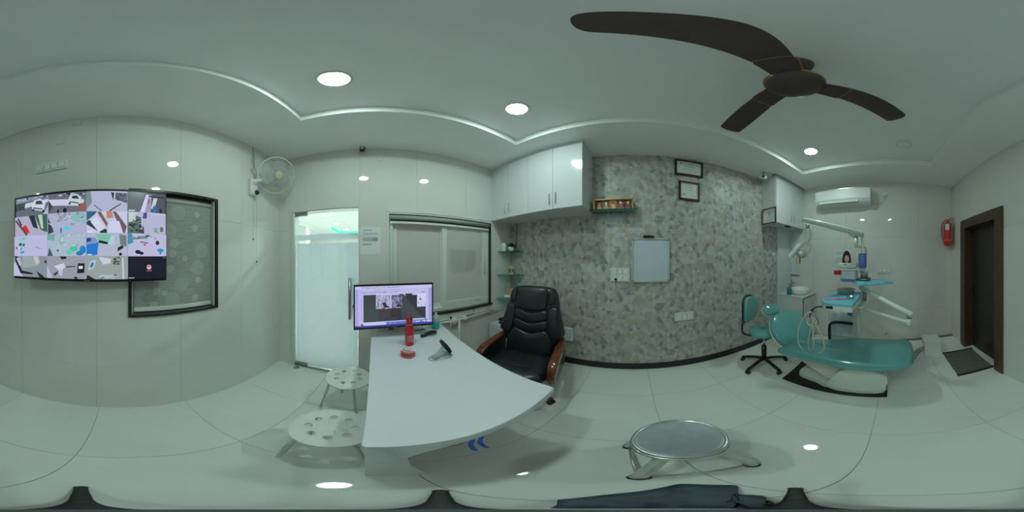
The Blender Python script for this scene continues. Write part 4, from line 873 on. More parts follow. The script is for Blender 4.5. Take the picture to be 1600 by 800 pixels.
cert('certificate_frame', 'larger dark framed certificate at the very top of the patterned wall', 0.181, 0.126, (0.660, 1.868, 2.728), mat('dark_walnut', (0.030, 0.018, 0.013), 0.35, noise=0.3, nscale=20), 0.026, False, art=a)
a = Art(); a.lines(-.05, .07, 0.075, .09, 1, (150, 158, 184), rnd=rn); a.lines(-.045, .05, .035, .055, 1, (150, 156, 176), rnd=rn); a.lines(-.04, .04, .0, .02, 1, (170, 176, 196), rnd=rn); a.e(-.06, -.045, .012, .012, (130, 140, 190), 14); a.lines(-.09, -.03, -.07, -.055, 1, (130, 136, 160), rnd=rn); a.lines(.02, .08, -.07, -.05, 1, (150, 156, 176), rnd=rn)
cert('certificate_frame', 'smaller squarer framed certificate hanging just below the larger one', 0.133, 0.132, (0.661, 1.868, 2.381), MATS['dark_walnut'], 0.022, True, art=a)

# whiteboard
wb_ = on_wall('C', 1.962, 1.502, 'whiteboard', 'small white magnetic board with aluminium frame on the patterned wall', 'whiteboard')
m = MB(); m.box(-0.205, 0.205, -0.018, 0, -0.24, 0.24); m.build('panel', mat('blue_white_board', (0.56, 0.64, 0.70), 0.22, noise=0.02), wb_)
m = MB()
for b in ((-0.217, 0.217, 0.236, 0.252), (-0.217, 0.217, -0.252, -0.236), (-0.217, -0.201, -0.236, 0.236), (0.201, 0.217, -0.236, 0.236)): m.box(b[0], b[1], -0.030, 0, b[2], b[3], 0.003)
m.build('frame', mat('satin_aluminium', (0.66, 0.68, 0.68), 0.35, 0.6, noise=0.04), wb_)
for sx in (-1, 1):
    for sz in (-1, 1):
        m = MB(); m.box(sx*0.205-0.016, sx*0.205+0.016, -0.033, 0.0, sz*0.240-0.016, sz*0.240+0.016, 0.005); m.build('corner_cap', grey_pl, wb_)
for x in (-0.10, 0.12):
    m = MB(); m.box(x-0.012, x+0.012, -0.021, -0.018, 0.185, 0.235, 0.002); m.build('hook_strip', mat('pale_clear_hook', (0.62, 0.68, 0.72), 0.2), wb_)
m = MB(); m.tube(smooth_path([(0.215, -0.01, 0.10), (0.238, -0.012, 0.095), (0.238, -0.012, 0.07), (0.215, -0.01, 0.065)], 4), 0.003, 6); m.build('side_loop', chrome_d, wb_)
t = on_wall('C', 1.935, 1.7545, 'board_duster', 'black duster on top of the whiteboard frame', 'duster')
m = MB(); m.box(-0.058, 0.058, -0.045, -0.004, 0, 0.030, 0.004); m.box(-0.075, 0.075, -0.03, -0.006, 0.0, 0.006, 0.001); m.build('body', black_pl, t)
sw = plate('C', 1.610, 1.331, 0.222, 0.158, 'white double-row switch board with a black plug left of the whiteboard', 3, rowsn=2, kh=0.72)
m = MB(); m.box(-0.062, -0.038, -0.040, -0.015, -0.060, -0.035, 0.003); m.build('plug', black_pl, sw)
t = on_wall('C', 1.58, 1.275, 'twisted_cable', 'thin black twisted cable looping from the plug to the whiteboard', 'cable', off=0.02)
pts = smooth_path([(-0.02, -0.012, 0.0), (-0.02, -0.01, -0.06), (0.02, -0.005, -0.10), (0.08, -0.005, -0.105), (0.13, -0.005, -0.08), (0.165, -0.005, -0.03), (0.180, 0.0, -0.02)], 9)
m = MB(); m.tube([p+Vector((0.0025*math.sin(i*1.3), 0, 0.0025*math.cos(i*1.3))) for i, p in enumerate(pts)], 0.0022, 6); m.build('cable', black_pl, t)
sw2 = plate('C', 2.363, 0.792, 0.235, 0.110, 'low white switch board with three keys on the patterned wall', 3)
t = on_wall('C', 2.395, 0.737, 'dangling_cable', 'thin pale cable dangling from the low switch board', 'cable', off=0.01)
m = MB(); m.tube(smooth_path([(0, -0.008, 0), (0.0, -0.008, -0.10), (-0.012, -0.006, -0.20), (0.0, -0.006, -0.27), (0.03, -0.006, -0.33), (0.055, -0.006, -0.37)], 6), 0.003, 6); m.build('cable', cable_w, t)
t = on_wall('C', 0.975, 0.505, 'wall_socket', 'white wall box low on the patterned wall beside the leather chair', 'socket')
m = MB(); m.box(-0.065, 0.065, -0.035, 0, -0.095, 0.095, 0.005); m.build('plate', white_pl, t); m = MB(); m.cyl((0, -0.037, 0.0), (0, -0.034, 0.0), 0.006, seg=10); m.build('screw', black_pl, t)
t = on_wall('C', 3.93, 1.578, 'round_sticker', 'round white paper disc on the patterned wall beside the white panel', 'sticker')
m = MB(); m.M = RX(90); m.lathe([(0, 0), (0.032, 0), (0.032, 0.003), (0, 0.004)], 28); m.build('disc', paper, t)
for (x, z) in ((0.03, 2.742),):
    t = on_wall('C', 1.765+0.10, 2.745, 'blank_plate', 'small patterned cover plate high on the wall left of the larger certificate', 'cover plate'); m = MB(); m.box(-0.03, 0.03, -0.004, 0, -0.03, 0.03, 0.001); m.build('plate', tri_m, t); m = MB(); m.cyl((0.005, -0.006, 0.0), (0.005, -0.003, 0.0), 0.005, seg=8); m.build('screw', shadow_line, t)

# ------------------------------------------------------------------ corner C/D: white panel, cupboard, mirror, basin unit
t = thing('trim_1', None, None, (2.475, 1.868, 0.875)); t['kind'] = 'structure'
m = MB(); m.box(-0.215, 0.185, -0.022, 0, 0, 1.19, 0.002); m.build('panel', white_lam, t)
x0 = 1.872; x1 = 2.685; yf2 = 1.560
t = thing('wall_cupboard', 'white gloss wall cupboard in the corner near the air conditioner', 'cupboard', ((x0+x1)/2, 1.866, 2.062))
hw = (x1-x0)/2; dp = 1.866-yf2; m = MB(); m.box(-hw, hw, -dp+0.019, 0, 0, 0.815, 0.002); m.build('carcass', white_matte, t)
m = MB(); m.box(-hw, hw, -dp+0.004, -dp+0.02, 0.79, 0.825, 0.001); m.build('top_rail', white_lam, t)
for s_ in (0, 1):
    a0 = -hw+s_*hw+0.0015; a1 = a0+hw-0.003; m = MB(); m.box(a0, a1, -dp, -dp+0.018, 0.003, 0.786, 0.0012); d = m.build('door', white_lam, t); handle_bow((a1-0.04) if s_ == 0 else (a0+0.04), 0.13, -dp, 0.065, d)
rn = random.Random(12); a = Art(); a.lines(-.03, .05, 0.065, .08, 1, (90, 96, 100), rnd=rn); a.lines(-.04, .04, .03, .05, 1, (50, 54, 60), fill=0.6, rnd=rn); a.lines(-.02, .04, .0, .02, 1, g1, rnd=rn); a.lines(-.05, .05, -.05, -.02, 2, (150, 156, 160), rnd=rn); a.lines(-.06, .06, -.085, -.07, 1, g1, rnd=rn)
cert('certificate_frame', 'framed certificate on the side of the corner cupboard', 0.140, 0.128, (1.871, 1.700, 2.185), MATS['dark_walnut'], 0.013, True, rz=-90, art=a)
t = thing('security_camera', 'white bullet security camera with black lens hanging beside the corner cupboard', 'camera', (1.690, 1.66, H))
m = MB(); m.lathe([(0, 0), (0.028, 0), (0.028, -0.008), (0.0, -0.01)], 20); m.build('base', pale_grey, t); m = MB(); m.cyl((0, 0, -0.008), (0, 0, -0.07), 0.006, seg=10); m.build('stem', black_pl, t)
m = MB(); m.M = T(0, 0, -0.095) @ RZ(42) @ RX(-78) ; m.lathe([(0, -0.06), (0.026, -0.055), (0.028, 0.0), (0.030, 0.05), (0.026, 0.052), (0, 0.050)], 22); m.build('body', white_pl, t)
m = MB(); m.M = T(0, 0, -0.095) @ RZ(42) @ RX(-78) ; m.M = T(-0.035, -0.038, -0.105); m.ball((0, 0, 0), 0.020, 0.020, 0.020, 16, 10); m.build('lens', black_pl, t)
t = thing('camera_cable', 'dark cable running along the top of the corner cupboard', 'cable', (1.70, 1.66, H-0.006))
m = MB(); m.tube(smooth_path([(0.0, 0.0, 0), (0.08, -0.05, 0), (0.17, -0.06, -0.002), (0.172, -0.103, -0.002), (0.6, -0.106, -0.002), (0.98, -0.106, -0.002)], 5), 0.004, 6); m.build('cable', mat('dark_grey_cable', (0.06, 0.065, 0.06), 0.6), t)
# mirror cabinet on D side
mc = on_wall('D', 0.115, 1.62, 'narrow_cabinet', 'narrow white wall cabinet with dark lower edge above the wash basin', 'cabinet')
m = MB(); m.box(-0.10, 0.098, -0.020, 0, -0.44, 0.44, 0.002); m.build('body', white_matte, mc)
m = MB(); m.box(-0.098, 0.096, -0.023, -0.020, -0.437, 0.437); m.build('door', white_lam, mc)
m = MB(); m.box(-0.10, 0.098, -0.024, 0, -0.452, -0.441, 0.001); m.build('lower_edge', mat('dark_brown_edge', (0.05, 0.04, 0.035), 0.4), mc)
bu = thing('basin_cabinet', 'white cabinet under the wash basin in the corner', 'cabinet', (2.46, 1.59, 0))
m = MB(); m.box(-0.215, 0.225, -0.265, 0.275, 0, 0.85, 0.002); m.build('body', white_lam, bu)
m = MB(); m.box(-0.222, 0.228, -0.285, 0.276, 0.852, 0.872, 0.002); m.build('counter_top', white_matte, bu)
m = MB(); m.box(-0.21, 0.222, -0.270, -0.265, 0.02, 0.845); m.build('door_gap', shadow_line, bu)
for b in ((-0.195, 0.008), (0.014, 0.215)):
    m = MB(); m.box(b[0], b[1], -0.284, -0.269, 0.03, 0.835, 0.0015); d = m.build('door', white_lam, bu); handle_bow(b[0]+0.03, 0.70, -0.284, 0.06, d)
ba = thing('wash_basin', 'round white wash basin standing on the corner cabinet', 'basin', (2.49, 1.52, 0.872))
m = MB(); m.lathe([(0, 0), (0.135, 0), (0.160, 0.02), (0.172, 0.055), (0.175, 0.095), (0.170, 0.10), (0.164, 0.096), (0.158, 0.06), (0.13, 0.03), (0, 0.022)], 44); m.build('bowl', porcelain, ba)
m = MB(); m.lathe([(0, 0.0225), (0.02, 0.0235), (0.02, 0.026), (0, 0.027)], 16); m.build('drain', chrome, ba)
fa = thing('basin_tap', 'tall steel tap behind the wash basin', 'tap', (2.56, 1.76, 0.872))
m = MB(); m.cyl((0, 0, 0), (0, 0, 0.20), 0.017, seg=16); m.build('body', chrome_d, fa); m = MB(); m.tube(smooth_path([(0, 0, 0.165), (-0.03, -0.06, 0.178), (-0.05, -0.12, 0.172), (-0.052, -0.125, 0.15)], 5), 0.012, 10); m.build('spout', chrome_d, fa); m = MB(); m.cyl((0, 0, 0.20), (0, 0, 0.225), 0.018, 0.012, 14); m.tube([(0, 0, 0.215), (0.02, 0.02, 0.25)], 0.005, 8); m.build('lever', chrome_d, fa)
t = thing('soap_bottle', 'teal pump soap bottle beside the wash basin', 'bottle', (2.29, 1.62, 0.872))
m = MB(); m.lathe([(0, 0), (0.038, 0), (0.042, 0.006), (0.042, 0.11), (0.034, 0.128), (0.013, 0.135), (0.013, 0.148), (0, 0.148)], 28); m.build('body', teal_liq, t); m = MB(); m.cyl((0, 0, 0.148), (0, 0, 0.185), 0.006, seg=10); m.box(-0.03, 0.008, -0.006, 0.006, 0.183, 0.194, 0.002); m.build('pump', teal_liq, t)
t = thing('folded_blue_cloth', 'small dark blue item hanging at the handles under the corner cupboard', 'cloth', (2.24, 1.62, 2.0565))
m = MB(); m.box(-0.05, 0.06, -0.02, 0.03, -0.012, 0.005, 0.004); m.box(-0.01, 0.02, -0.03, 0.0, 0.0, 0.004, 0.001); m.build('cloth', mat('dark_blue_cloth', (0.02, 0.035, 0.12), 0.7), t)

# ------------------------------------------------------------------ wall D (right)
ac = on_wall('D', 1.100, 2.422, 'air_conditioner', 'white split air conditioner with dark top strip high on the wall', 'air conditioner')
prof = [(0, 0.0), (-0.13, 0.0), (-0.175, 0.035), (-0.198, 0.080), (-0.200, 0.095), (-0.200, 0.272), (-0.185, 0.290), (0, 0.297)]
m = MB(); m.prism(prof, -0.463, 0.463, 0.004, axis='x'); m.build('casing', white_pl, ac)
m = MB(); m.box(-0.463, 0.461, -0.205, -0.198, 0.092, 0.270, 0.002); m.build('front_panel', mat('ac_panel_white', (0.76, 0.80, 0.80), 0.4), ac)
m = MB(); m.box(-0.464, 0.462, -0.204, -0.1, 0.272, 0.290, 0.003); m.build('top_trim', chrome, ac)
m = MB(); m.M = T(0, -0.186, 0.045) @ RX(-24); m.box(-0.40, 0.27, -0.006, 0.004, -0.028, 0.030, 0.002); m.build('louvre_gap', mat('grey_gap', (0.12, 0.13, 0.12), 0.6), ac)
m = MB(); m.M = T(0, -0.190, 0.045) @ RX(-24); m.box(-0.392, 0.265, -0.008, 0.001, -0.024, 0.026, 0.002); m.build('louvre', white_pl, ac)
a = Art(); a.r(0.345, 0.365, 0.070, 0.076, (60, 66, 66)); a.r(0.353, 0.357, 0.058, 0.070, (90, 96, 96)); a.build('display_mark', art_print, ac, y=-0.2015)
t = plate('D', 1.785, 2.615, 0.088, 0.088, 'white socket beside the air conditioner', 1, name='wall_socket', cat='socket')
m = MB(); m.box(-0.02, 0.02, -0.045, -0.015, -0.025, 0.015, 0.005); m.build('plug', white_pl, t)
t = on_wall('D', 1.575, 2.455, 'power_cable', 'grey cable sagging from the air conditioner to its socket', 'cable', off=0.03)
m = MB(); m.tube(smooth_path([(-0.008, -0.02, 0.0), (0.06, -0.01, -0.005), (0.13, -0.005, 0.02), (0.18, -0.005, 0.065), (0.205, -0.006, 0.125)], 6), 0.006, 8); m.build('cable', pale_grey, t)
plate('D', 1.785, 1.310, 0.235, 0.094, 'long white switch board on the wall behind the upper instrument tray', 3)
t = on_wall('D', 1.795, 0.168, 'drain_cap', 'small round white pipe cap low on the wall behind the treatment chair', 'cap'); m = MB(); m.M = RX(90); m.lathe([(0, 0), (0.040, 0), (0.040, 0.012), (0.03, 0.018), (0.014, 0.018), (0.014, 0.030), (0, 0.032)], 28); m.build('cap', white_pl, t)
# poster
ps = on_wall('D', 1.065, 1.442, 'wall_poster', 'white and red poster of a smiling woman in a red top on the wall', 'poster')
m = MB(); m.box(-0.160, 0.160, -0.003, 0, -0.222, 0.222); m.build('sheet', paper, ps)
a = Art(); a.r(-0.158, 0.158, -0.22, 0.22, (216, 222, 222)); rn = random.Random(6)
a.lines(-.13, 0.03, .165, .185, 1, (96, 110, 122), rnd=rn); a.lines(-.14, .02, .13, .155, 1, (130, 140, 148), rnd=rn); a.lines(-.14, .0, .055, .075, 1, (120, 130, 140), rnd=rn); a.lines(-.14, -.04, .025, .04, 1, (150, 158, 164), rnd=rn)
a.e(0.072, 0.075, .072, .125, (40, 26, 24), 26); a.p([(0.0, 0.10), (0.145, 0.10), (0.155, -0.06), (0.13, -0.10), (0.01, -0.09), (-0.012, -0.02)], (44, 28, 26))
a.p([(-.06, -.145), (-.045, -.05), (.01, -.03), (.13, -.03), (.158, -.05), (.158, -.145)], (200, 24, 36)); a.p([(.045, -.03), (.115, -.03), (.085, -.085)], (214, 168, 150)); a.p([(.052, -.04), (.102, -.04), (.098, .02), (.056, .02)], (196, 142, 122))
a.e(0.074, 0.060, .041, .062, (222, 174, 154), 26); a.p([(0.025, 0.07), (0.04, 0.135), (0.09, 0.142), (0.118, 0.10), (0.10, 0.128), (0.06, 0.12)], (52, 32, 28))
for sx in (0.058, 0.090): a.e(sx, 0.072, .008, .0045, (240, 240, 240), 10); a.e(sx, 0.072, .004, .0045, (50, 34, 30), 8); a.r(sx-0.010, sx+0.010, 0.083, 0.086, (70, 46, 40))
a.p([(.070, .066), (.079, .044), (.068, .044)], (200, 148, 128)); a.p([(.052, .032), (.096, .032), (.086, .018), (.074, .014), (.062, .018)], (190, 60, 66)); a.p([(.057, .030), (.091, .030), (.084, .022), (.064, .022)], (250, 250, 248))
a.r(-.158, .158, -.22, -.145, (200, 24, 36)); a.lines(-.02, .10, -.20, -.165, 2, (236, 220, 220), rnd=rn)
a.build('print', art_print, ps, y=-0.0033, step=0.00005)
# fire extinguisher
fe = on_wall('D', 2.872, 1.73, 'fire_extinguisher', 'red fire extinguisher with white label hanging in the corner by the brown door', 'fire extinguisher', off=0.10)
m = MB(); m.lathe([(0, 0.0), (0.05, 0.0), (0.066, 0.012), (0.078, 0.035), (0.080, 0.06), (0.080, 0.335), (0.072, 0.375), (0.05, 0.405), (0.022, 0.418), (0.020, 0.430), (0, 0.432)], 36); m.build('cylinder', red_p, fe)
m = MB(); m.cyl((0, 0, 0.43), (0, 0, 0.465), 0.017, seg=14); m.build('valve', gold, fe)
m = MB(); m.sweep([(-0.01, 0, 0.462), (0.03, -0.02, 0.485), (0.09, -0.05, 0.50)], 0.016, 0.008, (0.4, 0.9, 0)); m.sweep([(-0.01, 0, 0.45), (0.04, -0.025, 0.458), (0.085, -0.05, 0.452)], 0.016, 0.006, (0.4, 0.9, 0)); m.build('lever', black_pl, fe)
m = MB(); m.cyl((0.02, 0, 0.445), (0.03, -0.03, 0.445), 0.014, seg=14); m.build('gauge', mat('yellow_green', (0.35, 0.45, 0.08), 0.4), fe)
m = MB(); m.tube(smooth_path([(-0.012, -0.01, 0.448), (-0.07, -0.01, 0.44), (-0.112, 0, 0.37), (-0.122, 0, 0.25), (-0.105, 0, 0.13), (-0.086, 0, 0.09)], 6), 0.009, 10); m.build('hose', red_p, fe)
m = MB(); m.lathe([(0.0808, 0.085), (0.082, 0.086), (0.082, 0.096), (0.0808, 0.097)], 36); m.build('strap', mat('brass_strap', (0.6, 0.38, 0.1), 0.4), fe)
def wrap_label(a0, a1, z0, z1, rr, n=8):
    m = MB()
    for i in range(n):
        b0 = R(a0+(a1-a0)*i/n); b1 = R(a0+(a1-a0)*(i+1)/n); m.poly([(rr*math.sin(b0), -rr*math.cos(b0), z0), (rr*math.sin(b1), -rr*math.cos(b1), z0), (rr*math.sin(b1), -rr*math.cos(b1), z1), (rr*math.sin(b0), -rr*math.cos(b0), z1)])
    return m
wrap_label(-60, -8, 0.27, 0.375, 0.0806).build('white_label', paper, fe)
wrap_label(28, 62, 0.115, 0.385, 0.0806).build('pictogram_label', mat('cream_label', (0.55, 0.45, 0.25), 0.5), fe)
m = MB()
for k in range(5):
    z = 0.14+0.05*k
    for i in range(4):
        b0 = R(36+4.5*i); b1 = R(36+4.5*(i+1)); rr = 0.0809; m.poly([(rr*math.sin(b0), -rr*math.cos(b0), z), (rr*math.sin(b1), -rr*math.cos(b1), z), (rr*math.sin(b1), -rr*math.cos(b1), z+0.028), (rr*math.sin(b0), -rr*math.cos(b0), z+0.028)])
m.build('pictograms', shadow_line, fe)['kind'] = 'stuff'
m = MB(); m.box(-0.02, 0.02, 0.0, 0.10, 0.425, 0.44, 0.002); m.box(-0.02, 0.02, 0.09, 0.10, 0.36, 0.44, 0.002); m.build('wall_hook', chrome_d, fe)

# ------------------------------------------------------------------ desk
dk = thing('desk', 'white rectangular desk with rounded edge running out from the window wall', 'desk', (0, 0, 0))
m = MB(); m.prism([(-1.69, -0.065), (-0.345, -0.035), (-0.335, -0.025), (-0.358, 0.672), (-0.368, 0.680), (-1.69, 0.690)], 0.712, 0.75, 0.004); m.build('desk_top', desk_m, dk)
m = MB(); m.prism([(-0.028, 0.0), (0.115, 0.0), (0.075, 0.30), (0.062, 0.52), (0.10, 0.60), (0.17, 0.655), (0.32, 0.695), (0.66, 0.7115), (-0.028, 0.7115)], -0.372, -0.350, 0.002, axis='x')
m.build('end_panel', white_lam, dk)
m = MB(); m.prism([(-1.66, 0.018), (-0.372, 0.030), (-0.372, 0.046), (-1.66, 0.034)], 0.0, 0.7118, 0.001); m.build('side_panel', white_lam, dk)
m = MB(); m.prism([(-1.66, 0.655), (-1.10, 0.655), (-1.10, 0.673), (-1.66, 0.673)], 0.0, 0.7118, 0.001); m.build('side_panel', white_lam, dk)
m = MB(); m.box(-1.66, -1.64, 0.05, 0.64, 0.20, 0.7118); m.build('back_panel', white_matte, dk)
bg = thing('woven_bag', 'dull beige woven bag with blue ties hung under the near end of the desk', 'bag', (-0.545, 0.20, 0.42))
m = MB(); m.box(-0.12, 0.12, -0.13, 0.06, 0, 0.285, 0.02, 3); m.build('bag_body', beige_cloth, bg)
for dx in (0.0, 0.05):
    m = MB(); m.sweep(smooth_path([(0.125, 0.045+dx*0.5, 0.270), (0.150, 0.052+dx*0.55, 0.25), (0.160, 0.055+dx*0.6, 0.17), (0.156, 0.050+dx*0.65, 0.07), (0.168, 0.060+dx*0.8, -0.03)], 4), 0.016, 0.002, (0.3, 1, 0)); m.build('tie', mat('royal_blue_ribbon', (0.01, 0.10, 0.60), 0.5), bg)

# monitor, curved, turned towards the chair
def scr_desk():
    a = Art(); W_, H_ = 0.70, 0.395; x0, z0 = -W_/2, -H_/2
    bgc = (188, 188, 236)
    def sl(xa, xb, za, zb, c, n=None):    # slices so that the print can follow the curve
        n = n or max(1, int((xb-xa)*24))
        for i in range(n): a.r(x0+W_*(xa+(xb-xa)*i/n), x0+W_*(xa+(xb-xa)*(i+1)/n), z0+H_*za, z0+H_*zb, c)
    sl(0, 1, 0, 1, bgc); sl(0, 1, .93, 1, (196, 200, 238)); sl(0.0, .045, .0, .93, (170, 166, 226)); sl(.955, 1, .07, .93, (160, 158, 216))
    sl(.105, .915, .13, .80, (46, 52, 62)); sl(.105, .30, .13, .80, (56, 66, 70)); sl(.30, .52, .13, .80, (50, 58, 64))
    a.p([(x0+W_*.56, z0+H_*.80), (x0+W_*.62, z0+H_*.80), (x0+W_*.88, z0+H_*.15), (x0+W_*.60, z0+H_*.15)], (60, 68, 76))
    sl(.34, .395, .36, .48, (88, 38, 50)); sl(.455, .53, .22, .47, (60, 34, 48))
    sl(.265, .645, .46, .80, (206, 212, 240)); sl(.273, .452, .475, .785, (150, 156, 190)); sl(.462, .637, .475, .785, (128, 134, 168))
    rn = random.Random(21)
    for k in range(60):
        xx = rn.uniform(.278, .435); zz = rn.uniform(.49, .75); a.e(x0+W_*xx, z0+H_*zz, .006*rn.uniform(.6, 2), .012*rn.uniform(.6, 2), rn.choice([(170, 176, 206), (186, 190, 216), (140, 144, 176)]), 8)
    for k in range(60):
        xx = rn.uniform(.468, .622); zz = rn.uniform(.49, .76); a.e(x0+W_*xx, z0+H_*zz, .006*rn.uniform(.5, 1.8), .012*rn.uniform(.5, 1.8), rn.choice([(100, 104, 134), (150, 154, 186), (84, 88, 116)]), 8)
    def PP(pts, c): a.p([(x0+W_*p[0], z0+H_*p[1]) for p in pts], c)
    PP([(.34, .60), (.385, .61), (.405, .53), (.44, .50), (.44, .478), (.37, .478)], (40, 44, 60)); PP([(.285, .60), (.30, .62), (.298, .50), (.286, .50)], (70, 74, 100)); PP([(.53, .53), (.56, .55), (.585, .50), (.585, .478), (.525, .478)], (34, 38, 54)); PP([(.48, .74), (.60, .74), (.60, .76), (.48, .76)], (60, 64, 88))
    sl(.735, .915, .76, .88, (190, 192, 238)); sl(.80, .915, .46, .80, (206, 208, 240)); a.lines(x0+W_*.84, x0+W_*.91, z0+H_*.80, z0+H_*.85, 1, (90, 92, 120), rnd=rn)
    PP([(.82, .63), (.835, .74), (.85, .66), (.87, .63)], (80, 84, 110)); 
    for k in range(14): a.e(x0+W_*rn.uniform(.81, .905), z0+H_*rn.uniform(.49, .60), .003, .004, (120, 124, 150), 6)
    for z in (.955, .975): a.lines(x0+W_*.03, x0+W_*.6, z0+H_*(z-.01), z0+H_*(z+.008), 1, (90, 92, 130), rnd=rn)
    a.lines(x0+W_*.05, x0+W_*.62, z0+H_*.845, z0+H_*.87, 1, (80, 84, 120), rnd=rn); a.e(x0+W_*.375, z0+H_*.857, .006, .006, (40, 170, 120), 10); a.lines(x0+W_*.2, x0+W_*.6, z0+H_*.90, z0+H_*.915, 1, (130, 132, 170), rnd=rn)
    for k in range(10): sl(.068, .085, .20+.055*k, .215+.055*k, (120, 120, 160), 1)
    sl(0, 1, 0, .045, (60, 64, 160)); sl(.06, .40, .045, .11, (200, 202, 246)); sl(.39, .95, .045, .11, (84, 116, 196))
    for k in range(40): 
        xx = rn.uniform(.40, .94); sl(xx, xx+.012, .05+rn.uniform(0, .03), .075+rn.uniform(0, .03), rn.choice([(220, 226, 250), (190, 100, 130), (130, 170, 220), (240, 240, 250)]), 1)
    sl(.70, .90, .13, .16, (190, 200, 220)); sl(.74, .95, .11, .135, (130, 150, 200)); sl(.07, .105, .05, .09, (60, 60, 80), 1)
    return a
mo = thing('monitor', 'wide curved desktop monitor showing dental x-ray pictures on the far end of the desk', 'monitor', (-1.452, 0.150, 1.0835), 90+4.5)
RC = 1.6
def bend(v): 
    a_ = v.x/RC; r_ = RC-v.y; return Vector((math.sin(a_)*(RC+v.y), RC-(RC-0)*1.0+ (RC+v.y)*math.cos(a_)-RC, v.z)) if False else Vector((math.sin(a_)*(RC+v.y), (RC+v.y)*math.cos(a_)-RC+0.0, v.z))
def bent_box(x0, x1, y0, y1, z0, z1, n=16):
    m = MB(); R_ = []
    for i in range(n+1):
        x = x0+(x1-x0)*i/n; R_.append([m.bm.verts.new(bend(Vector(p))) for p in ((x, y0, z0), (x, y1, z0), (x, y1, z1), (x, y0, z1))])
    for i in range(n):
        for k in range(4): m.bm.faces.new((R_[i][k], R_[i+1][k], R_[i+1][(k+1) % 4], R_[i][(k+1) % 4]))
    m.bm.faces.new(R_[0]); m.bm.faces.new(R_[-1][::-1]); return m
bent_box(-0.359, 0.359, 0.004, 0.030, -0.213, 0.213).build('casing', black_pl, mo)
for i, b in enumerate(((-0.362, 0.362, 0.199, 0.215), (-0.362, 0.362, -0.217, -0.199), (-0.362, -0.351, -0.199, 0.199), (0.351, 0.362, -0.199, 0.199))): bent_box(b[0], b[1], -0.003, 0.006, b[2], b[3], 16 if i < 2 else 1).build('bezel', black_pl, mo)
scr_desk().build('screen', art_screen, mo, y=0.0035, step=0.000012, bend=bend)
a = Art(); a.r(-0.022, 0.022, -0.211, -0.205, (130, 132, 136)); a.build('badge', art_print, mo, y=-0.0035)
m = MB(); m.sweep([(0, 0.05, -0.02), (0, 0.10, -0.18), (0, 0.185, -0.326)], 0.055, 0.016, (1, 0, 0)); m.box(-0.04, 0.04, 0.028, 0.06, -0.06, 0.06, 0.004); m.build('stand_neck', grey_pl, mo)
m = MB(); m.prism([(-0.15, 0.135), (0.17, 0.120), (0.16, 0.225), (-0.13, 0.225)], -0.3333, -0.322, 0.003); m.build('stand_base', pale_grey, mo)
m = MB(); m.ball((-0.366, 0.012, 0.0), 0.006, 0.008, 0.02, 10, 8); m.build('side_button', black_pl, mo)

# things on the desk
DZ = 0.7502
bo = thing('water_bottle', 'red metal water bottle with loop cap and white lettering on the desk', 'bottle', (-1.300, 0.256, DZ), 104)
m = MB(); m.lathe([(0, 0), (0.034, 0), (0.037, 0.005), (0.037, 0.165), (0.034, 0.190), (0.026, 0.205), (0.0255, 0.212), (0, 0.212)], 36); m.build('body', red_p, bo)
m = MB(); m.lathe([(0.0258, 0.2105), (0.0275, 0.212), (0.0275, 0.216), (0, 0.217)], 30); m.build('steel_ring', chrome, bo)
m = MB(); m.lathe([(0, 0.216), (0.027, 0.216), (0.027, 0.252), (0.022, 0.258), (0, 0.259)], 30); cp = m.build('cap', red_p, bo)
m = MB(); m.tube([(0.0, -0.01+0.0, 0.258)]+[(-0.012+0.022*math.sin(t), -0.01, 0.287+0.026*-math.cos(t)) for t in [0.5+5.3*k/16 for k in range(17)]], 0.0055, 8); m.build('carry_loop', red_p, cp)
m = MB(); m.M = T(0.018, -0.004, 0.262) @ RX(20); m.lathe([(0, -0.012), (0.010, -0.012), (0.010, 0.006), (0.006, 0.012), (0, 0.012)], 16); m.build('spout', mat('dark_red_spout', (0.10, 0.01, 0.012), 0.4), cp)
m = MB(); rn = random.Random(3)
for li, z in enumerate((0.108, 0.090, 0.072, 0.054)):
    a0 = -52
    for k in range(7):
        wd = rn.uniform(6, 10)
        for q in range(2):
            b0, b1 = R(a0+wd*q/2), R(a0+wd*(q+1)/2-0.8*q*2); hz = 0.0045*rn.uniform(.7, 1.1); m.poly([(0.0373*math.sin(b0), -0.0373*math.cos(b0), z-hz), (0.0373*math.sin(b1), -0.0373*math.cos(b1), z-hz), (0.0373*math.sin(b1), -0.0373*math.cos(b1), z+hz), (0.0373*math.sin(b0), -0.0373*math.cos(b0), z+hz)])
        a0 += wd+2.5
        if a0 > 20: break
lt_ = m.build('white_lettering', mat('faded_white_print', (0.72, 0.60, 0.60), 0.5), bo); lt_['kind'] = 'stuff'

dn = thing('denture_model', 'pink red dental jaw model with pale teeth in front of the red bottle', 'dental model', (-1.120, 0.209, DZ), 55)
pts = [(-0.052, 0.0), (-0.050, 0.022), (-0.030, 0.040), (0.0, 0.046), (0.030, 0.040), (0.050, 0.022), (0.052, 0.0), (0.040, -0.028), (0.018, -0.040), (-0.018, -0.040), (-0.040, -0.028)]
m = MB(); m.M = RX(0); m.prism(pts, 0.0, 0.026, 0.004); m.build('base', pink_red, dn)
m = MB(); m.tube(smooth_path([(-0.040, 0.022, 0.028), (-0.041, -0.005, 0.036), (-0.026, -0.027, 0.044), (0, -0.034, 0.046), (0.026, -0.027, 0.044), (0.041, -0.005, 0.036), (0.040, 0.022, 0.028)], 5), 0.011, 10); m.build('gum_ridge', pink_red, dn)
m = MB(); 
for k in range(12):
    t = R(-20+220*k/11); x = -0.038*math.cos(t); y = -0.034*math.sin(t)*1.0+0.002; m.ball((x, y, 0.050+0.008*math.sin(max(0, t))), 0.0058, 0.0055, 0.010, 8, 6)
te = m.build('teeth', tooth, dn); te['kind'] = 'stuff'
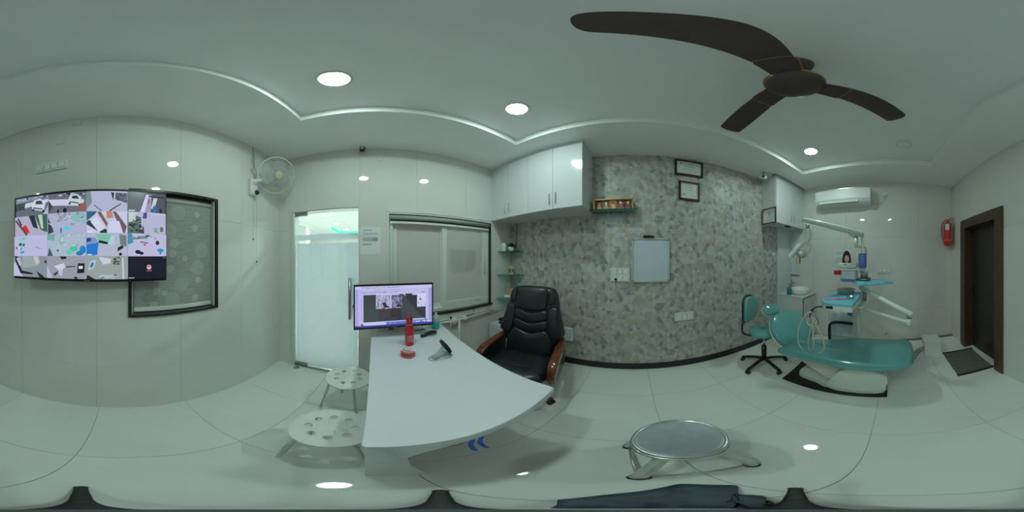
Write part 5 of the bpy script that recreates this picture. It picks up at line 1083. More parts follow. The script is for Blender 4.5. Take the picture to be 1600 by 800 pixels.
m = MB(); m.tube(smooth_path([(-0.03, -0.02, 0.055), (-0.02, -0.01, 0.085), (0.01, -0.005, 0.08), (0.03, -0.02, 0.055)], 5), 0.0016, 6); m.build('wire_clasp', chrome_d, dn)

hs = thing('sanitizer_bottle', 'clear pump bottle half full of blue green gel at the window corner of the desk', 'bottle', (-1.575, 0.588, DZ), 120)
m = MB(); m.lathe([(0, 0), (0.034, 0), (0.038, 0.005), (0.038, 0.095), (0, 0.0952)], 30); m.build('gel', aqua_gel, hs)
m = MB(); m.lathe([(0.038, 0.0953), (0.038, 0.135), (0.034, 0.152), (0.022, 0.163), (0.014, 0.166), (0.014, 0.176), (0, 0.176)], 30); m.build('bottle_body', pale_bottle, hs)
m = MB(); m.cyl((0, 0, 0.172), (0, 0, 0.19), 0.014, seg=16); m.cyl((0, 0, 0.19), (0, 0, 0.225), 0.005, seg=10); m.box(-0.012, 0.034, -0.008, 0.008, 0.222, 0.236, 0.003); m.build('pump', pump_m, hs)
pp = thing('plastic_wallet', 'clear plastic wallet with pale card lying under the right edge of the monitor', 'wallet', (-1.555, 0.42, DZ), 95)
m = MB(); m.box(-0.085, 0.085, -0.05, 0.06, 0, 0.006, 0.001); m.build('sleeve', pale_grey, pp); m = MB(); m.M = T(0, 0.02, 0.006) @ RX(50); m.prism([(-0.06, 0), (0.06, 0), (0.045, 0.03), (0.0, 0.045), (-0.045, 0.03)], 0, 0.002, 0, axis='y'); m.build('raised_flap', mat('pale_pink_film', (0.55, 0.50, 0.50), 0.3), pp)
m = MB(); m.box(-0.06, 0.06, -0.04, -0.01, 0.006, 0.009, 0.001); m.build('card', paper, pp)
bk = thing('black_gadget', 'black rounded gadget lying behind the phone stand on the desk', 'gadget', (-1.440, 0.460, DZ), 100)
m = MB(); m.M = RZ(10); m.sweep(smooth_path([(-0.075, 0, 0.012), (-0.03, 0, 0.015), (0.02, 0, 0.022), (0.065, 0, 0.022), (0.08, 0, 0.014)], 4), 0.034, 0.024, (0, 1, 0)); m.build('body', MATS.get('matt_black') or mat('matt_black', (0.014, 0.017, 0.018), 0.7), bk)
m = MB(); m.tube([(0.045+0.034*math.cos(t), -0.004+0.028*math.sin(t), 0.028) for t in [2*PI*k/20 for k in range(20)]], 0.009, 8, closed=True); m.build('ring_grip', black_pl, bk)
st = thing('phone_stand', 'clear folding stand holding a tilted black round-ended plate on the desk', 'stand', (-1.045, 0.435, DZ), 107)
m = MB(); m.M = T(-0.01, 0, 0) ; m.tube(smooth_path([(-0.075, 0.03, 0.006), (0.06, 0.045, 0.006), (0.075, 0.0, 0.006), (0.055, -0.045, 0.006), (-0.075, -0.02, 0.006), (-0.09, 0.0, 0.006)], 4, closed=True), 0.005, 8, closed=True); m.build('base_loop', plastic_clear, st)
m = MB(); m.sweep([(-0.075, 0.0, 0.01), (-0.02, 0.0, 0.055), (0.015, 0.0, 0.085)], 0.035, 0.007, (0, 1, 0)); m.sweep([(0.0, 0.0, 0.07), (0.05, 0.0, 0.02)], 0.035, 0.006, (0, 1, 0)); m.build('support_arm', mat('frosted_grey_acrylic', (0.45, 0.50, 0.50), 0.2), st)
m = MB(); m.M = T(0.035, 0, 0.083) @ RY(-28) ; m.prism(ellipse(0, 0, 0.042, 0.088, 28), -0.005, 0.005, 0.002, axis='x'); m.build('tilted_plate', mat('matt_black', (0.014, 0.017, 0.018), 0.7), st)

# ------------------------------------------------------------------ executive chair
ch = thing('office_chair', 'large black leather executive chair with worn red wood armrests behind the desk', 'chair', (-0.905, 1.120, 0), 15.0)
# local frame: -Y is the way the chair faces, X to its left as seen from the front
m = MB()
seat_o = ellipse(0, 0, 0.275, 0.285, 40, p=4.5)
m.M = T(0, -0.01, 0.385) @ RX(-90) @ Matrix.Diagonal((1, 1, 1, 1)); m.pad([(p[0], -p[1]) for p in seat_o], 0.125, 0.05, 0.018); m.build('seat', leather, ch)
m = MB(); m.tube(smooth_path([(-0.25, -0.20, 0.512), (-0.12, -0.155, 0.530), (0.0, -0.165, 0.533), (0.12, -0.155, 0.530), (0.25, -0.20, 0.512)], 6), 0.003, 6)
m.tube(smooth_path([(-0.12, -0.155, 0.530), (-0.10, 0.0, 0.532), (-0.11, 0.2, 0.52)], 6), 0.0028, 6); m.tube(smooth_path([(0.12, -0.155, 0.530), (0.10, 0.0, 0.532), (0.11, 0.2, 0.52)], 6), 0.0028, 6); m.build('seat_seam', leather_seam, ch)
BM = T(0, 0.225, 0.46) @ RX(-11)
def bp(x, z): return (x, z)
shell = [(-0.235, 0.0), (-0.245, 0.10), (-0.335, 0.26), (-0.325, 0.34), (-0.285, 0.52), (-0.265, 0.66), (-0.235, 0.735), (-0.17, 0.765), (0, 0.775), (0.17, 0.765), (0.235, 0.735), (0.265, 0.66), (0.285, 0.52), (0.325, 0.34), (0.335, 0.26), (0.245, 0.10), (0.235, 0.0), (0, -0.01)]
def sm2(pts, n=3): return [(v.x, v.y) for v in smooth_path([(p[0], p[1], 0) for p in pts], n, closed=True)]
m = MB(); m.M = BM; m.pad(sm2(shell), 0.115, 0.045, 0.008); m.build('backrest', leather, ch)
def padpart(nm, pts, t, er, puff, dy, par=ch, mt=leather):
    m = MB(); m.M = BM @ T(0, -dy, 0); m.pad(sm2(pts), t, er, puff); return m.build(nm, mt, par)
padpart('headrest_pad', [(-0.14, 0.53), (-0.165, 0.60), (-0.165, 0.72), (-0.13, 0.755), (0, 0.765), (0.13, 0.755), (0.165, 0.72), (0.165, 0.60), (0.14, 0.53), (0, 0.505)], 0.055, 0.028, 0.018, 0.095)
padpart('shoulder_pad', [(-0.18, 0.595), (-0.235, 0.60), (-0.245, 0.66), (-0.225, 0.715), (-0.18, 0.74)], 0.03, 0.018, 0.006, 0.10)
padpart('shoulder_pad', [(0.18, 0.595), (0.235, 0.60), (0.245, 0.66), (0.225, 0.715), (0.18, 0.74)], 0.03, 0.018, 0.006, 0.10)
padpart('lumbar_pad', [(-0.165, 0.43), (-0.16, 0.52), (0, 0.487), (0.16, 0.52), (0.165, 0.43), (0, 0.385)], 0.045, 0.022, 0.010, 0.098)
padpart('lumbar_pad', [(-0.165, 0.33), (-0.165, 0.415), (0, 0.375), (0.165, 0.415), (0.165, 0.33), (0, 0.28)], 0.048, 0.022, 0.010, 0.100)
padpart('lower_pad', [(-0.235, 0.08), (-0.215, 0.22), (-0.155, 0.31), (0, 0.265), (0.155, 0.31), (0.215, 0.22), (0.235, 0.08), (0.2, 0.03), (0, 0.02), (-0.2, 0.03)], 0.055, 0.03, 0.012, 0.095)
for s_ in (-1, 1):
    pts = [(s_*0.18, 0.345), (s_*0.225, 0.22), (s_*0.325, 0.26), (s_*0.315, 0.33), (s_*0.272, 0.51), (s_*0.26, 0.565), (s_*0.175, 0.545)]
    padpart('side_bolster', pts if s_ < 0 else pts[::-1], 0.05, 0.03, 0.012, 0.095)
m = MB(); m.M = BM @ T(0, -0.152, 0)
for zz in (0.5, 0.388): m.tube(smooth_path([(-0.17, 0.04, zz+0.025), (-0.08, 0.008, zz-0.003), (0, 0.0, zz-0.012), (0.08, 0.008, zz-0.003), (0.17, 0.04, zz+0.025)], 6), 0.0025, 6)
m.tube(smooth_path([(-0.29, 0.02, 0.585), (-0.22, 0.015, 0.575), (-0.165, 0.012, 0.545)], 5), 0.0028, 6); m.tube(smooth_path([(0.29, 0.02, 0.585), (0.22, 0.015, 0.575), (0.165, 0.012, 0.545)], 5), 0.0028, 6)
m.build('back_seam', leather_seam, ch)
for s_ in (-1, 1):
    x = s_*0.316
    path = smooth_path([(x*0.97, 0.255, 0.665), (x, 0.12, 0.655), (x, -0.03, 0.648), (x, -0.15, 0.630), (x, -0.215, 0.585), (x, -0.235, 0.52), (x, -0.215, 0.44), (x, -0.16, 0.38)], 6)
    n_ = len(path); ws = [0.050+0.030*math.sin(PI*min(1, i/(n_*0.75))) for i in range(n_)]
    m = MB(); m.sweep(path, ws, 0.038, (1, 0, 0), 0.3); ar = m.build('armrest', red_wood, ch)
    m = MB(); m.sweep([p+Vector((s_*0.5*w_*0.94, 0, 0)) for p, w_ in zip(path[12:], ws[12:])], 0.006, 0.030, (1, 0, 0), 0.3); m.build('worn_edge', worn, ar)
    m = MB(); m.prism([(0.20, 0.36), (0.235, 0.645), (0.10, 0.638), (-0.03, 0.630), (-0.14, 0.612), (-0.195, 0.575), (-0.212, 0.515), (-0.195, 0.44), (-0.14, 0.36)], x-0.022*1, x+0.022*1, 0.008, axis='x'); m.build('side_panel', leather, ch)
m = MB(); m.box(-0.16, 0.16, -0.14, 0.14, 0.345, 0.385, 0.01); m.cyl((0, 0, 0.12), (0, 0, 0.345), 0.03, seg=20); m.cyl((0, 0, 0.07), (0, 0, 0.17), 0.042, seg=20); m.build('column', black_pl, ch)
for k in range(5):
    t = R(-25+72*k); d = Vector((math.cos(t), math.sin(t), 0)); sd = Vector((-math.sin(t), math.cos(t), 0))
    m = MB(); m.sweep([d*0.03+Vector((0, 0, 0.125)), d*0.15+Vector((0, 0, 0.115)), d*0.27+Vector((0, 0, 0.085)), d*0.325+Vector((0, 0, 0.072))], [0.07, 0.06, 0.052, 0.046], [0.05, 0.045, 0.032, 0.022], sd, 0.35); lg = m.build('base_arm', red_wood, ch)
    m = MB()
    for q in (-1, 1): m.cyl(d*0.318+sd*q*0.008+Vector((0, 0, 0.026)), d*0.318+sd*q*0.026+Vector((0, 0, 0.026)), 0.026, seg=16)
    m.cyl(d*0.318+Vector((0, 0, 0.02)), d*0.318+Vector((0, 0, 0.062)), 0.009, seg=8); m.build('caster', black_pl, lg)

# ------------------------------------------------------------------ white stools with eight holes
def disc_holes(R0, rh, nh, rc, z0, z1, bev=0.0):
    m = MB(); bm = m.bm
    N_ = 96; per = N_//nh
    # build as radial rings: outer ring + hole loops, by polygons between each hole and its sector
    for zz, fl in ((z1, 0), (z0, 1)):
        for h_ in range(nh):
            a0 = 2*PI*h_/nh; hc = (rc*math.cos(a0), rc*math.sin(a0)); hs_ = 16
            hole = [(hc[0]+rh*math.cos(a0+2*PI*k/hs_), hc[1]+rh*math.sin(a0+2*PI*k/hs_)) for k in range(hs_)]
            # sector boundary matched to the hole points: k=0 outward, k=8 inward
            def bound(k):
                f = k/hs_*8
                th = PI/nh
                seq = [(R0, 0.0), (R0, th*0.5), (R0, th), (rc, th), (0.02, th*0.9), (0.02, -th*0.9), (rc, -th), (R0, -th), (R0, -th*0.5), (R0, 0.0)]
                key = [0, 1.0, 2.0, 4.0, 7.0, 9.0, 12.0, 14.0, 15.0, 16.0]
                for i in range(len(key)-1):
                    if key[i] <= k <= key[i+1]:
                        t = (k-key[i])/(key[i+1]-key[i]); r_ = seq[i][0]+(seq[i+1][0]-seq[i][0])*t; an = seq[i][1]+(seq[i+1][1]-seq[i][1])*t
                        return (r_*math.cos(a0+an), r_*math.sin(a0+an))
            bd = [bound(k) for k in range(hs_)]
            for k in range(hs_):
                k2 = (k+1) % hs_; q = [(*hole[k], zz), (*bd[k], zz), (*bd[k2], zz), (*hole[k2], zz)]
                m.poly(q if not fl else q[::-1])
            if not fl:
                for k in range(hs_):
                    k2 = (k+1) % hs_; m.poly([(*hole[k], z1), (*hole[k2], z1), (*hole[k2], z0), (*hole[k], z0)])
    for zz in (z0, z1): m.poly([(0.02*math.cos(2*PI*k/16), 0.02*math.sin(2*PI*k/16), zz) for k in range(16)])
    m.lathe([(R0*0.985, z1), (R0, z1-0.003), (R0+0.001, z0+0.002), (R0*0.985, z0-0.006), (R0*0.97, z0-0.006), (R0*0.97, z0)], 64, caps=False)
    return m
st1 = thing('round_stool', 'white round stool with eight holes nearest the camera, half under the desk edge', 'stool', (-0.606, -0.176, 0), 8, 'white stools with round holes')
disc_holes(0.168, 0.018, 8, 0.092, 0.438, 0.450).build('seat', white_pl, st1)
for k in range(4):
    t = R(45+90*k-6); d = Vector((math.cos(t), math.sin(t), 0))
    m = MB(); m.tube([d*0.130+Vector((0, 0, 0.436)), d*0.140+Vector((0, 0, 0.40)), d*0.205+Vector((0, 0, 0.012))], [0.010, 0.010, 0.009], 12); l_ = m.build('leg', white_matte, st1)
    m = MB(); m.cyl(d*0.205+Vector((0, 0, 0.0)), d*0.205+Vector((0, 0, 0.015)), 0.012, seg=12); m.build('foot_cap', white_pl, l_)
m = MB(); m.tube([(0.132*math.cos(2*PI*k/40), 0.132*math.sin(2*PI*k/40), 0.428) for k in range(40)], 0.008, 8, closed=True); m.build('ring_under_seat', white_matte, st1)
dup(st1, (-1.182, -0.215, 0), -14, 'white round stool with eight holes farther away, in front of the glass door')

# ------------------------------------------------------------------ steel stool beside the camera
ss = thing('steel_stool', 'round stainless steel topped stool on four splayed white legs joined by steel rods', 'stool', (0.146, 0.500, 0), 0)
m = MB(); m.lathe([(0, 0.490), (0.135, 0.4905), (0.139, 0.492), (0.143, 0.489)], 64); m.build('seat_top', steel_top_m, ss)
m = MB(); m.lathe([(0.140, 0.487), (0.144, 0.492), (0.150, 0.493), (0.155, 0.488), (0.156, 0.478), (0.152, 0.466), (0.144, 0.463), (0.14, 0.47)], 64); m.build('steel_rim', chrome, ss)
m = MB(); m.tube([(0.150*math.cos(2*PI*k/48), 0.150*math.sin(2*PI*k/48), 0.445) for k in range(48)], 0.009, 10, closed=True); m.build('lower_ring', chrome, ss)
m = MB(); m.lathe([(0, 0.46), (0.12, 0.465), (0.12, 0.455), (0.04, 0.44), (0.032, 0.33), (0, 0.33)], 32); m.build('screw_hub', chrome_d, ss)
fp = []
for k, (fx_, fy_) in enumerate(((0.16, -0.155), (-0.135, -0.168), (-0.165, 0.152), (0.165, 0.165))):
    d = Vector((fx_, fy_, 0)); u_ = d.normalized(); fp.append(d)
    m = MB(); m.tube(smooth_path([u_*0.03+Vector((0, 0, 0.40)), u_*0.075+Vector((0, 0, 0.385)), u_*0.125+Vector((0, 0, 0.33)), d*0.90+Vector((0, 0, 0.15)), d+Vector((0, 0, 0.03))], 5), [0.024]*11+[0.022]*10, 14); lg = m.build('leg', mat('pale_green_white_enamel', (0.56, 0.60, 0.54), 0.25, coat=0.3, noise=0.03), ss)
    m = MB(); m.M = T(d.x, d.y, 0); m.lathe([(0, 0), (0.026, 0), (0.027, 0.012), (0.023, 0.022), (0, 0.022)], 20); m.build('rubber_foot', black_pl, lg)
    m = MB(); m.M = T(d.x, d.y, 0); m.lathe([(0, 0.02), (0.021, 0.02), (0.022, 0.06), (0, 0.07)], 20); m.build('steel_ferrule', chrome, lg)
for k in range(4):
    a0, b0 = fp[k], fp[(k+1) % 4]; m = MB(); m.cyl(a0+Vector((0, 0, 0.055)), b0+Vector((0, 0, 0.055)), 0.006, seg=10); m.build('stretcher_rod', chrome, ss)

# ------------------------------------------------------------------ dentist's stool
ds = thing('dentist_stool', 'teal cushioned swivel stool with small curved backrest and black five-arm base', 'stool', (1.420, 1.380, 0), 0)
m = MB(); m.lathe([(0, 0.525), (0.10, 0.525), (0.155, 0.530), (0.176, 0.548), (0.180, 0.568), (0.172, 0.590), (0.14, 0.603), (0.08, 0.606), (0, 0.604)], 48); m.build('seat', teal, ds)
m = MB(); m.cyl((0, 0, 0.10), (0, 0, 0.33), 0.032, seg=18); m.cyl((0, 0, 0.33), (0, 0, 0.345), 0.026, seg=18); m.build('gas_column', black_pl, ds)
m = MB(); m.cyl((0, 0, 0.33), (0, 0, 0.50), 0.015, seg=14); m.build('steel_shaft', chrome, ds)
m = MB(); m.box(-0.08, 0.08, -0.08, 0.08, 0.50, 0.526, 0.006); m.tube([(0.05, -0.05, 0.51), (0.11, -0.12, 0.49), (0.135, -0.15, 0.40)], 0.005, 8); m.build('seat_plate', black_pl, ds)
for k in range(5):
    t = R(43+72*k); d = Vector((math.cos(t), math.sin(t), 0)); sd = Vector((-math.sin(t), math.cos(t), 0))
    m = MB(); m.sweep(smooth_path([d*0.02+Vector((0, 0, 0.115)), d*0.12+Vector((0, 0, 0.11)), d*0.24+Vector((0, 0, 0.082)), d*0.292+Vector((0, 0, 0.062))], 4), 0.045, 0.026, sd, 0.35); lg = m.build('base_arm', black_pl, ds)
    m = MB()
    for q in (-1, 1): m.cyl(d*0.285+sd*q*0.006+Vector((0, 0, 0.024)), d*0.285+sd*q*0.024+Vector((0, 0, 0.024)), 0.024, seg=16)
    m.build('caster', black_pl, lg)
# backrest: behind the seat, facing +x -y
Mb = T(-0.135, 0.135, 0.88) @ RZ(20)
g = [[None]*13 for _ in range(13)]
m = MB(); m.M = Mb
for sgn in (1,):
    pts = ellipse(0, 0, 0.155, 0.165, 36, p=2.6)
    pass
front = []; 
def bk_curve(x, y): return Vector((x, y-0.55*x*x*1.0, 0))
bmx = MB(); bmx.M = T(0, 0, 0); bmx.pad(ellipse(0, 0, 0.155, 0.168, 40, p=2.6), 0.055, 0.028, 0.008, n_dome=8)
for v in bmx.bm.verts:
    c = v.co.copy(); v.co = Mb @ Vector((c.x, c.y-1.6*c.x*c.x+0.02, c.z))
bmx.build('backrest', teal, ds)
m = MB()
rim = [Mb @ Vector((p[0], -1.6*p[0]*p[0]+0.022, p[1])) for p in ellipse(0, 0, 0.160, 0.173, 40, p=2.6)]
m.tube(rim, 0.011, 8, closed=True); m.build('black_rim', black_pl, ds)
m = MB(); m.tube(smooth_path([(-0.03, 0.02, 0.508), (-0.14, 0.12, 0.508), (-0.200, 0.165, 0.56), (-0.200, 0.165, 0.68), (-0.165, 0.145, 0.76)], 6), 0.013, 10); m.build('back_bar', black_pl, ds)

# ------------------------------------------------------------------ treatment chair
tc = thing('dental_chair', 'long teal reclining dental treatment chair on a white lifting base', 'dental chair', (1.56, 0.35, 0))
m = MB(); m.prism([(-0.255, 0.66), (-0.265, 0.30), (-0.26, 0.0), (-0.245, -0.33), (0.31, -0.33), (0.29, 0.10), (0.24, 0.70)], 0.0, 0.016, 0.003); m.build('floor_mat', mat('black_rubber', (0.012, 0.014, 0.014), 0.5, noise=0.2), tc)
# base casting
m = MB(); m.prism(sm2([(-0.19, -0.30), (-0.215, -0.05), (-0.21, 0.16), (-0.165, 0.26), (-0.13, 0.48), (-0.09, 0.56), (0.10, 0.56), (0.17, 0.45), (0.22, 0.20), (0.24, -0.10), (0.22, -0.30), (0.0, -0.315)], 3), 0.016, 0.075, 0.012); m.build('base_plate', dental_w, tc)
m = MB(); n_ = 12; prof = [(-0.305, 0.30), (-0.29, 0.345), (-0.22, 0.365), (-0.05, 0.385), (0.02, 0.375), (0.08, 0.33), (0.14, 0.24), (0.18, 0.12), (0.19, 0.075), (-0.305, 0.075)]
m.prism(sm2(prof, 2), -0.195, 0.21, 0.02, axis='x'); m.build('base_cover', dental_w, tc)
m = MB(); m.prism([(0.16, 0.09), (0.06, 0.31), (0.50, 0.415), (0.58, 0.40), (0.58, 0.36), (0.53, 0.34)], -0.14, 0.14, 0.01, axis='x'); m.build('lift_arm', cream_pl, tc)
m = MB(); m.prism([(0.62, 0.475), (0.62, 0.35), (0.575, 0.325), (0.50, 0.345), (0.40, 0.435), (-0.30, 0.435), (-0.30, 0.475)], -0.175, -0.150, 0.004, axis='x'); m.prism([(0.62, 0.475), (0.62, 0.35), (0.575, 0.325), (0.50, 0.345), (0.40, 0.435), (-0.30, 0.435), (-0.30, 0.475)], 0.150, 0.175, 0.004, axis='x'); m.box(-0.175, 0.175, -0.30, 0.62, 0.44, 0.472, 0.004); m.build('seat_frame', dental_w, tc)
for y, z in ((0.585, 0.44), (0.585, 0.37), (0.50, 0.40)):
    m = MB(); m.cyl((-0.178, y, z), (-0.174, y, z), 0.008, seg=10); m.build('bolt', grey_pl, tc)
# long seat and leg pad
out = sm2([(-0.285, 0.47), (-0.315, 0.35), (-0.32, 0.0), (-0.31, -0.30), (-0.325, -0.625), (-0.305, -0.655), (-0.05, -0.625), (-0.02, -0.595), (0.12, -0.28), (0.225, 0.02), (0.235, 0.36), (0.20, 0.56), (0.0, 0.58), (-0.22, 0.55)], 3)
m = MB(); m.M = T(0, 0, 0.470) @ RX(-90); m.pad([(p[0], -p[1]) for p in out], 0.085, 0.030, 0.012, n_edge=6, n_dome=6); m.build('seat_pad', teal, tc)
m = MB(); m.M = T(0, 0, 0.548) @ RX(-90); m.pad([(p[0], -p[1]) for p in sm2([(-0.19, 0.46), (-0.2, 0.2), (-0.12, 0.02), (0.06, 0.02), (0.14, 0.2), (0.14, 0.46), (0, 0.52)], 4)], 0.012, 0.012, 0.012, n_dome=6); m.build('seat_cushion_top', teal, tc)
# backrest (egg shape), raised and turned a little towards the camera side
BMt = T(-0.030, 0.605, 0.465) @ RZ(-20) @ RX(-47) @ Matrix.Diagonal((0.96, 0.96, 0.96, 1))
egg = sm2([(0.0, -0.055), (-0.13, -0.03), (-0.235, 0.06), (-0.275, 0.18), (-0.265, 0.31), (-0.215, 0.42), (-0.13, 0.475), (0.0, 0.49), (0.13, 0.475), (0.205, 0.42), (0.245, 0.31), (0.25, 0.18), (0.215, 0.06), (0.12, -0.03)], 3)
m = MB(); m.M = BMt; m.pad(egg, 0.085, 0.042, 0.020, n_edge=7, n_dome=8); m.build('backrest', teal, tc)
m = MB(); m.M = BMt @ T(0, 0.004, 0); m.pad([(p[0]*1.004, p[1]*1.004-0.003) for p in egg], 0.022, 0.012, 0.0); m.build('backrest_shell', dental_w, tc)
HMt = T(-0.065, 0.99, 0.855) @ RZ(-18) @ RX(-38)
m = MB(); m.M = HMt; m.pad(ellipse(0, 0, 0.115, 0.075, 32, p=2.5), 0.06, 0.034, 0.014, n_edge=6); m.build('headrest', teal, tc)
m = MB(); m.M = HMt @ T(0, 0.004, 0); m.pad(ellipse(0, 0, 0.1155, 0.0755, 32, p=2.5), 0.018, 0.010, 0); m.build('headrest_shell', dental_w, tc)
m = MB(); m.sweep([(-0.03, 0.88, 0.78), (-0.055, 0.965, 0.835)], 0.05, 0.014, (1, 0, 0)); m.build('headrest_bar', chrome, tc)
m = MB(); m.sweep([(-0.06, 0.50, 0.415), (-0.04, 0.60, 0.45), (0.0, 0.70, 0.53)], 0.12, 0.03, (1, 0, 0)); m.sweep([(-0.25, 0.49, 0.43), (-0.16, 0.58, 0.475)], 0.05, 0.02, (0.6, -0.6, 0.3)); m.build('hinge_bracket', dental_w, tc)
m = MB(); m.sweep(smooth_path([(0.315, 0.37, 0.425), (0.315, 0.375, 0.58), (0.315, 0.36, 0.665), (0.315, 0.28, 0.700), (0.315, 0.12, 0.702), (0.315, 0.08, 0.695)], 5), 0.045, 0.032, (1, 0, 0), 0.35); m.sweep([(0.315, 0.37, 0.43), (0.20, 0.37, 0.42)], 0.03, 0.02, (0, 1, 0)); m.build('armrest', black_pl, tc)

# ------------------------------------------------------------------ delivery unit: post, spittoon box, arms, trays, lamp
du = thing('dental_unit', 'white dental unit with aqua-covered upper tray and blue cylinder beside the teal chair', 'dental unit', (1.965, 0.38, 0))
m = MB(); m.cyl((0, 0, 0.0), (0, 0, 0.96), 0.022, seg=20); m.lathe([(0, 0), (0.09, 0), (0.09, 0.02), (0.05, 0.035), (0, 0.035)], 28); m.build('post', dental_w, du)
m = MB(); m.cyl((0.0, -0.05, 0.93), (0.0, -0.05, 1.80), 0.016, seg=16); m.cyl((0.0, 0.0, 0.93), (0.0, -0.05, 0.93), 0.022, seg=14); m.build('upper_post', dental_w, du)
m = MB(); m.box(0.02, 0.24, 0.055, 0.37, 0, 0.80, 0.02, 3); m.build('unit_box', dental_w, du)
m = MB(); m.box(-0.012, 0.255, 0.045, 0.40, 0.62, 0.84, 0.05, 4); m.box(0.0, 0.25, 0.05, 0.385, 0.42, 0.66, 0.03, 3); m.build('plastic_wrap', film_m, du)
m = MB(); m.box(-0.016, -0.010, 0.075, 0.135, 0.775, 0.825, 0.001); m.build('blue_label', mat('teal_blue_label', (0.02, 0.22, 0.42), 0.5), du)
m = MB(); m.lathe([(0, 0.84), (0.03, 0.842), (0.05, 0.856), (0.06, 0.875), (0.056, 0.875), (0.04, 0.856), (0, 0.85)], 28, 0.12, 0.20); m.build('spittoon_bowl', porcelain, du)
# lower delivery arm
ra = thing('instrument_table', 'white instrument table with blue sheet on a bent double arm over the teal chair', 'table', (1.965, 0.38, 0))
E1 = Vector((-0.475, -0.555, 0.905))
m = MB(); m.tube([Vector((-0.018, -0.022, 0.905)), Vector((-0.06, -0.08, 0.905)), E1], [0.024, 0.023, 0.022], 14); m.lathe([(0.0235, 0.875), (0.034, 0.878), (0.034, 0.925), (0.0235, 0.928)], 20, caps=False); m.build('lower_arm', dental_w, ra)
m = MB(); m.cyl(E1+Vector((0, 0, -0.045)), E1+Vector((0, 0, 0.04)), 0.027, seg=20); m.build('elbow', dental_w, ra)
m = MB(); m.cyl(E1+Vector((0, 0, 0.04)), E1+Vector((0, 0, 0.085)), 0.020, seg=16); m.build('elbow_steel', chrome_d, ra)
m = MB(); m.sweep([E1+Vector((-0.03, -0.035, 0.085)), E1+Vector((0.0, 0.0, 0.098)), Vector((-0.03, -0.06, 1.155)), Vector((-0.01, -0.03, 1.168))], [0.05, 0.055, 0.060, 0.052], [0.042, 0.052, 0.056, 0.05], (0.76, -0.65, 0), 0.4); m.build('upper_arm', dental_w, ra)
m = MB(); m.cyl((-0.035, -0.085, 1.00), (-0.035, -0.085, 1.12), 0.022, seg=16); m.build('steel_swivel', chrome_d, ra)
m = MB(); m.box(-0.32, 0.0, -0.11, -0.06, 0.985, 1.005, 0.005); m.cyl((-0.035, -0.085, 0.975), (-0.035, -0.085, 1.0), 0.034, seg=20); m.build('tray_bracket', dental_w, ra)
# instrument table
it = Ref(ra, (1.645-1.965, 0.475-0.38, 1.03))
prof = [(-0.275, -0.155), (0.22, -0.165), (0.245, -0.14), (0.245, 0.14), (0.22, 0.165), (-0.20, 0.165), (-0.275, 0.10)]
m = MB(); m.prism(prof, 0.0, 0.07, 0.016); m.build('tray_body', dental_w, it)
m = MB(); m.prism([(p[0]*1.01, p[1]*1.02) for p in prof], 0.056, 0.088, 0.008); m.build('blue_sheet', aqua_wrap, it)
m = MB(); m.sweep(smooth_path([(-0.245, 0.14, 0.03), (-0.275, 0.20, 0.02), (-0.29, 0.235, -0.04), (-0.295, 0.25, -0.085)], 4), 0.020, 0.012, (1, 0.3, 0)); m.sweep([(-0.29, 0.20, 0.02), (-0.30, 0.235, -0.01), (-0.275, 0.215, -0.03)], 0.014, 0.01, (1, 0.3, 0)); m.build('black_holder', black_pl, it)
m = MB(); m.prism([(-0.284, 0.02), (-0.279, 0.075), (-0.278, 0.03)], 0.03, 0.055); m.box(-0.284, -0.278, 0.03, 0.09, 0.028, 0.052, 0.002); m.build('black_mark', black_pl, it)
m = MB()
P0 = Vector((-0.295, 0.22, -0.02))
m.tube(smooth_path([P0+Vector(v) for v in ((0, 0, 0), (-0.02, 0.06, -0.04), (-0.03, 0.13, -0.20), (-0.03, 0.13, -0.38), (-0.03, 0.05, -0.475), (-0.03, -0.06, -0.47), (-0.03, -0.13, -0.40), (-0.02, -0.12, -0.27), (-0.01, -0.04, -0.12), (0, 0.0, -0.06))], 8), 0.006, 8)
m.tube(smooth_path([P0+Vector(v) for v in ((0.01, -0.02, -0.05), (0, 0.02, -0.20), (-0.02, 0.03, -0.38), (-0.02, 0.01, -0.46), (-0.01, -0.02, -0.40), (0.0, -0.01, -0.22), (0.01, 0.0, -0.08))], 8), 0.005, 8)
m.tube([P0+Vector((0.0, 0.055*math.cos(2*PI*k/24), -0.11+0.05*math.sin(2*PI*k/24))) for k in range(24)], 0.006, 8, closed=True)
m.build('hanging_hoses', cable_w, it)
m = MB(); m.tube([P0+Vector((0.012, -0.01+0.05*math.cos(2*PI*k/24), -0.11+0.048*math.sin(2*PI*k/24))) for k in range(3, 19)], 0.004, 6); m.build('black_hose', black_pl, it)
t = thing('steel_bowl', 'shallow round steel dish on the blue instrument table', 'bowl', (1.79, 0.495, 1.1185))
m = MB(); m.lathe([(0, 0), (0.085, 0), (0.095, 0.012), (0.105, 0.045), (0.112, 0.048), (0.110, 0.044), (0.100, 0.040), (0.088, 0.012), (0, 0.006)], 44); m.build('dish', chrome, t)
t = thing('pink_strips', 'pink strips lying along the front of the blue instrument table', 'strip', (1.50, 0.50, 1.1185), 20)
m = MB(); m.sweep([(-0.02, 0.12, 0.004), (0.0, 0.05, 0.005), (0.0, -0.03, 0.004), (0.02, -0.12, 0.005)], 0.022, 0.005, (1, 0, 0)); m.sweep([(0.02, 0.07, 0.004), (0.035, 0.0, 0.005), (0.03, -0.06, 0.004)], 0.016, 0.004, (1, 0, 0)); m.build('strip', pink_m, t)
t = thing('small_steel_cup', 'small shiny round cup beside the pink strips', 'cup', (1.585, 0.39, 1.1185))
m = MB(); m.lathe([(0, 0), (0.026, 0), (0.036, 0.012), (0.04, 0.022), (0.036, 0.02), (0.024, 0.004), (0, 0.004)], 28); m.build('cup', chrome, t)
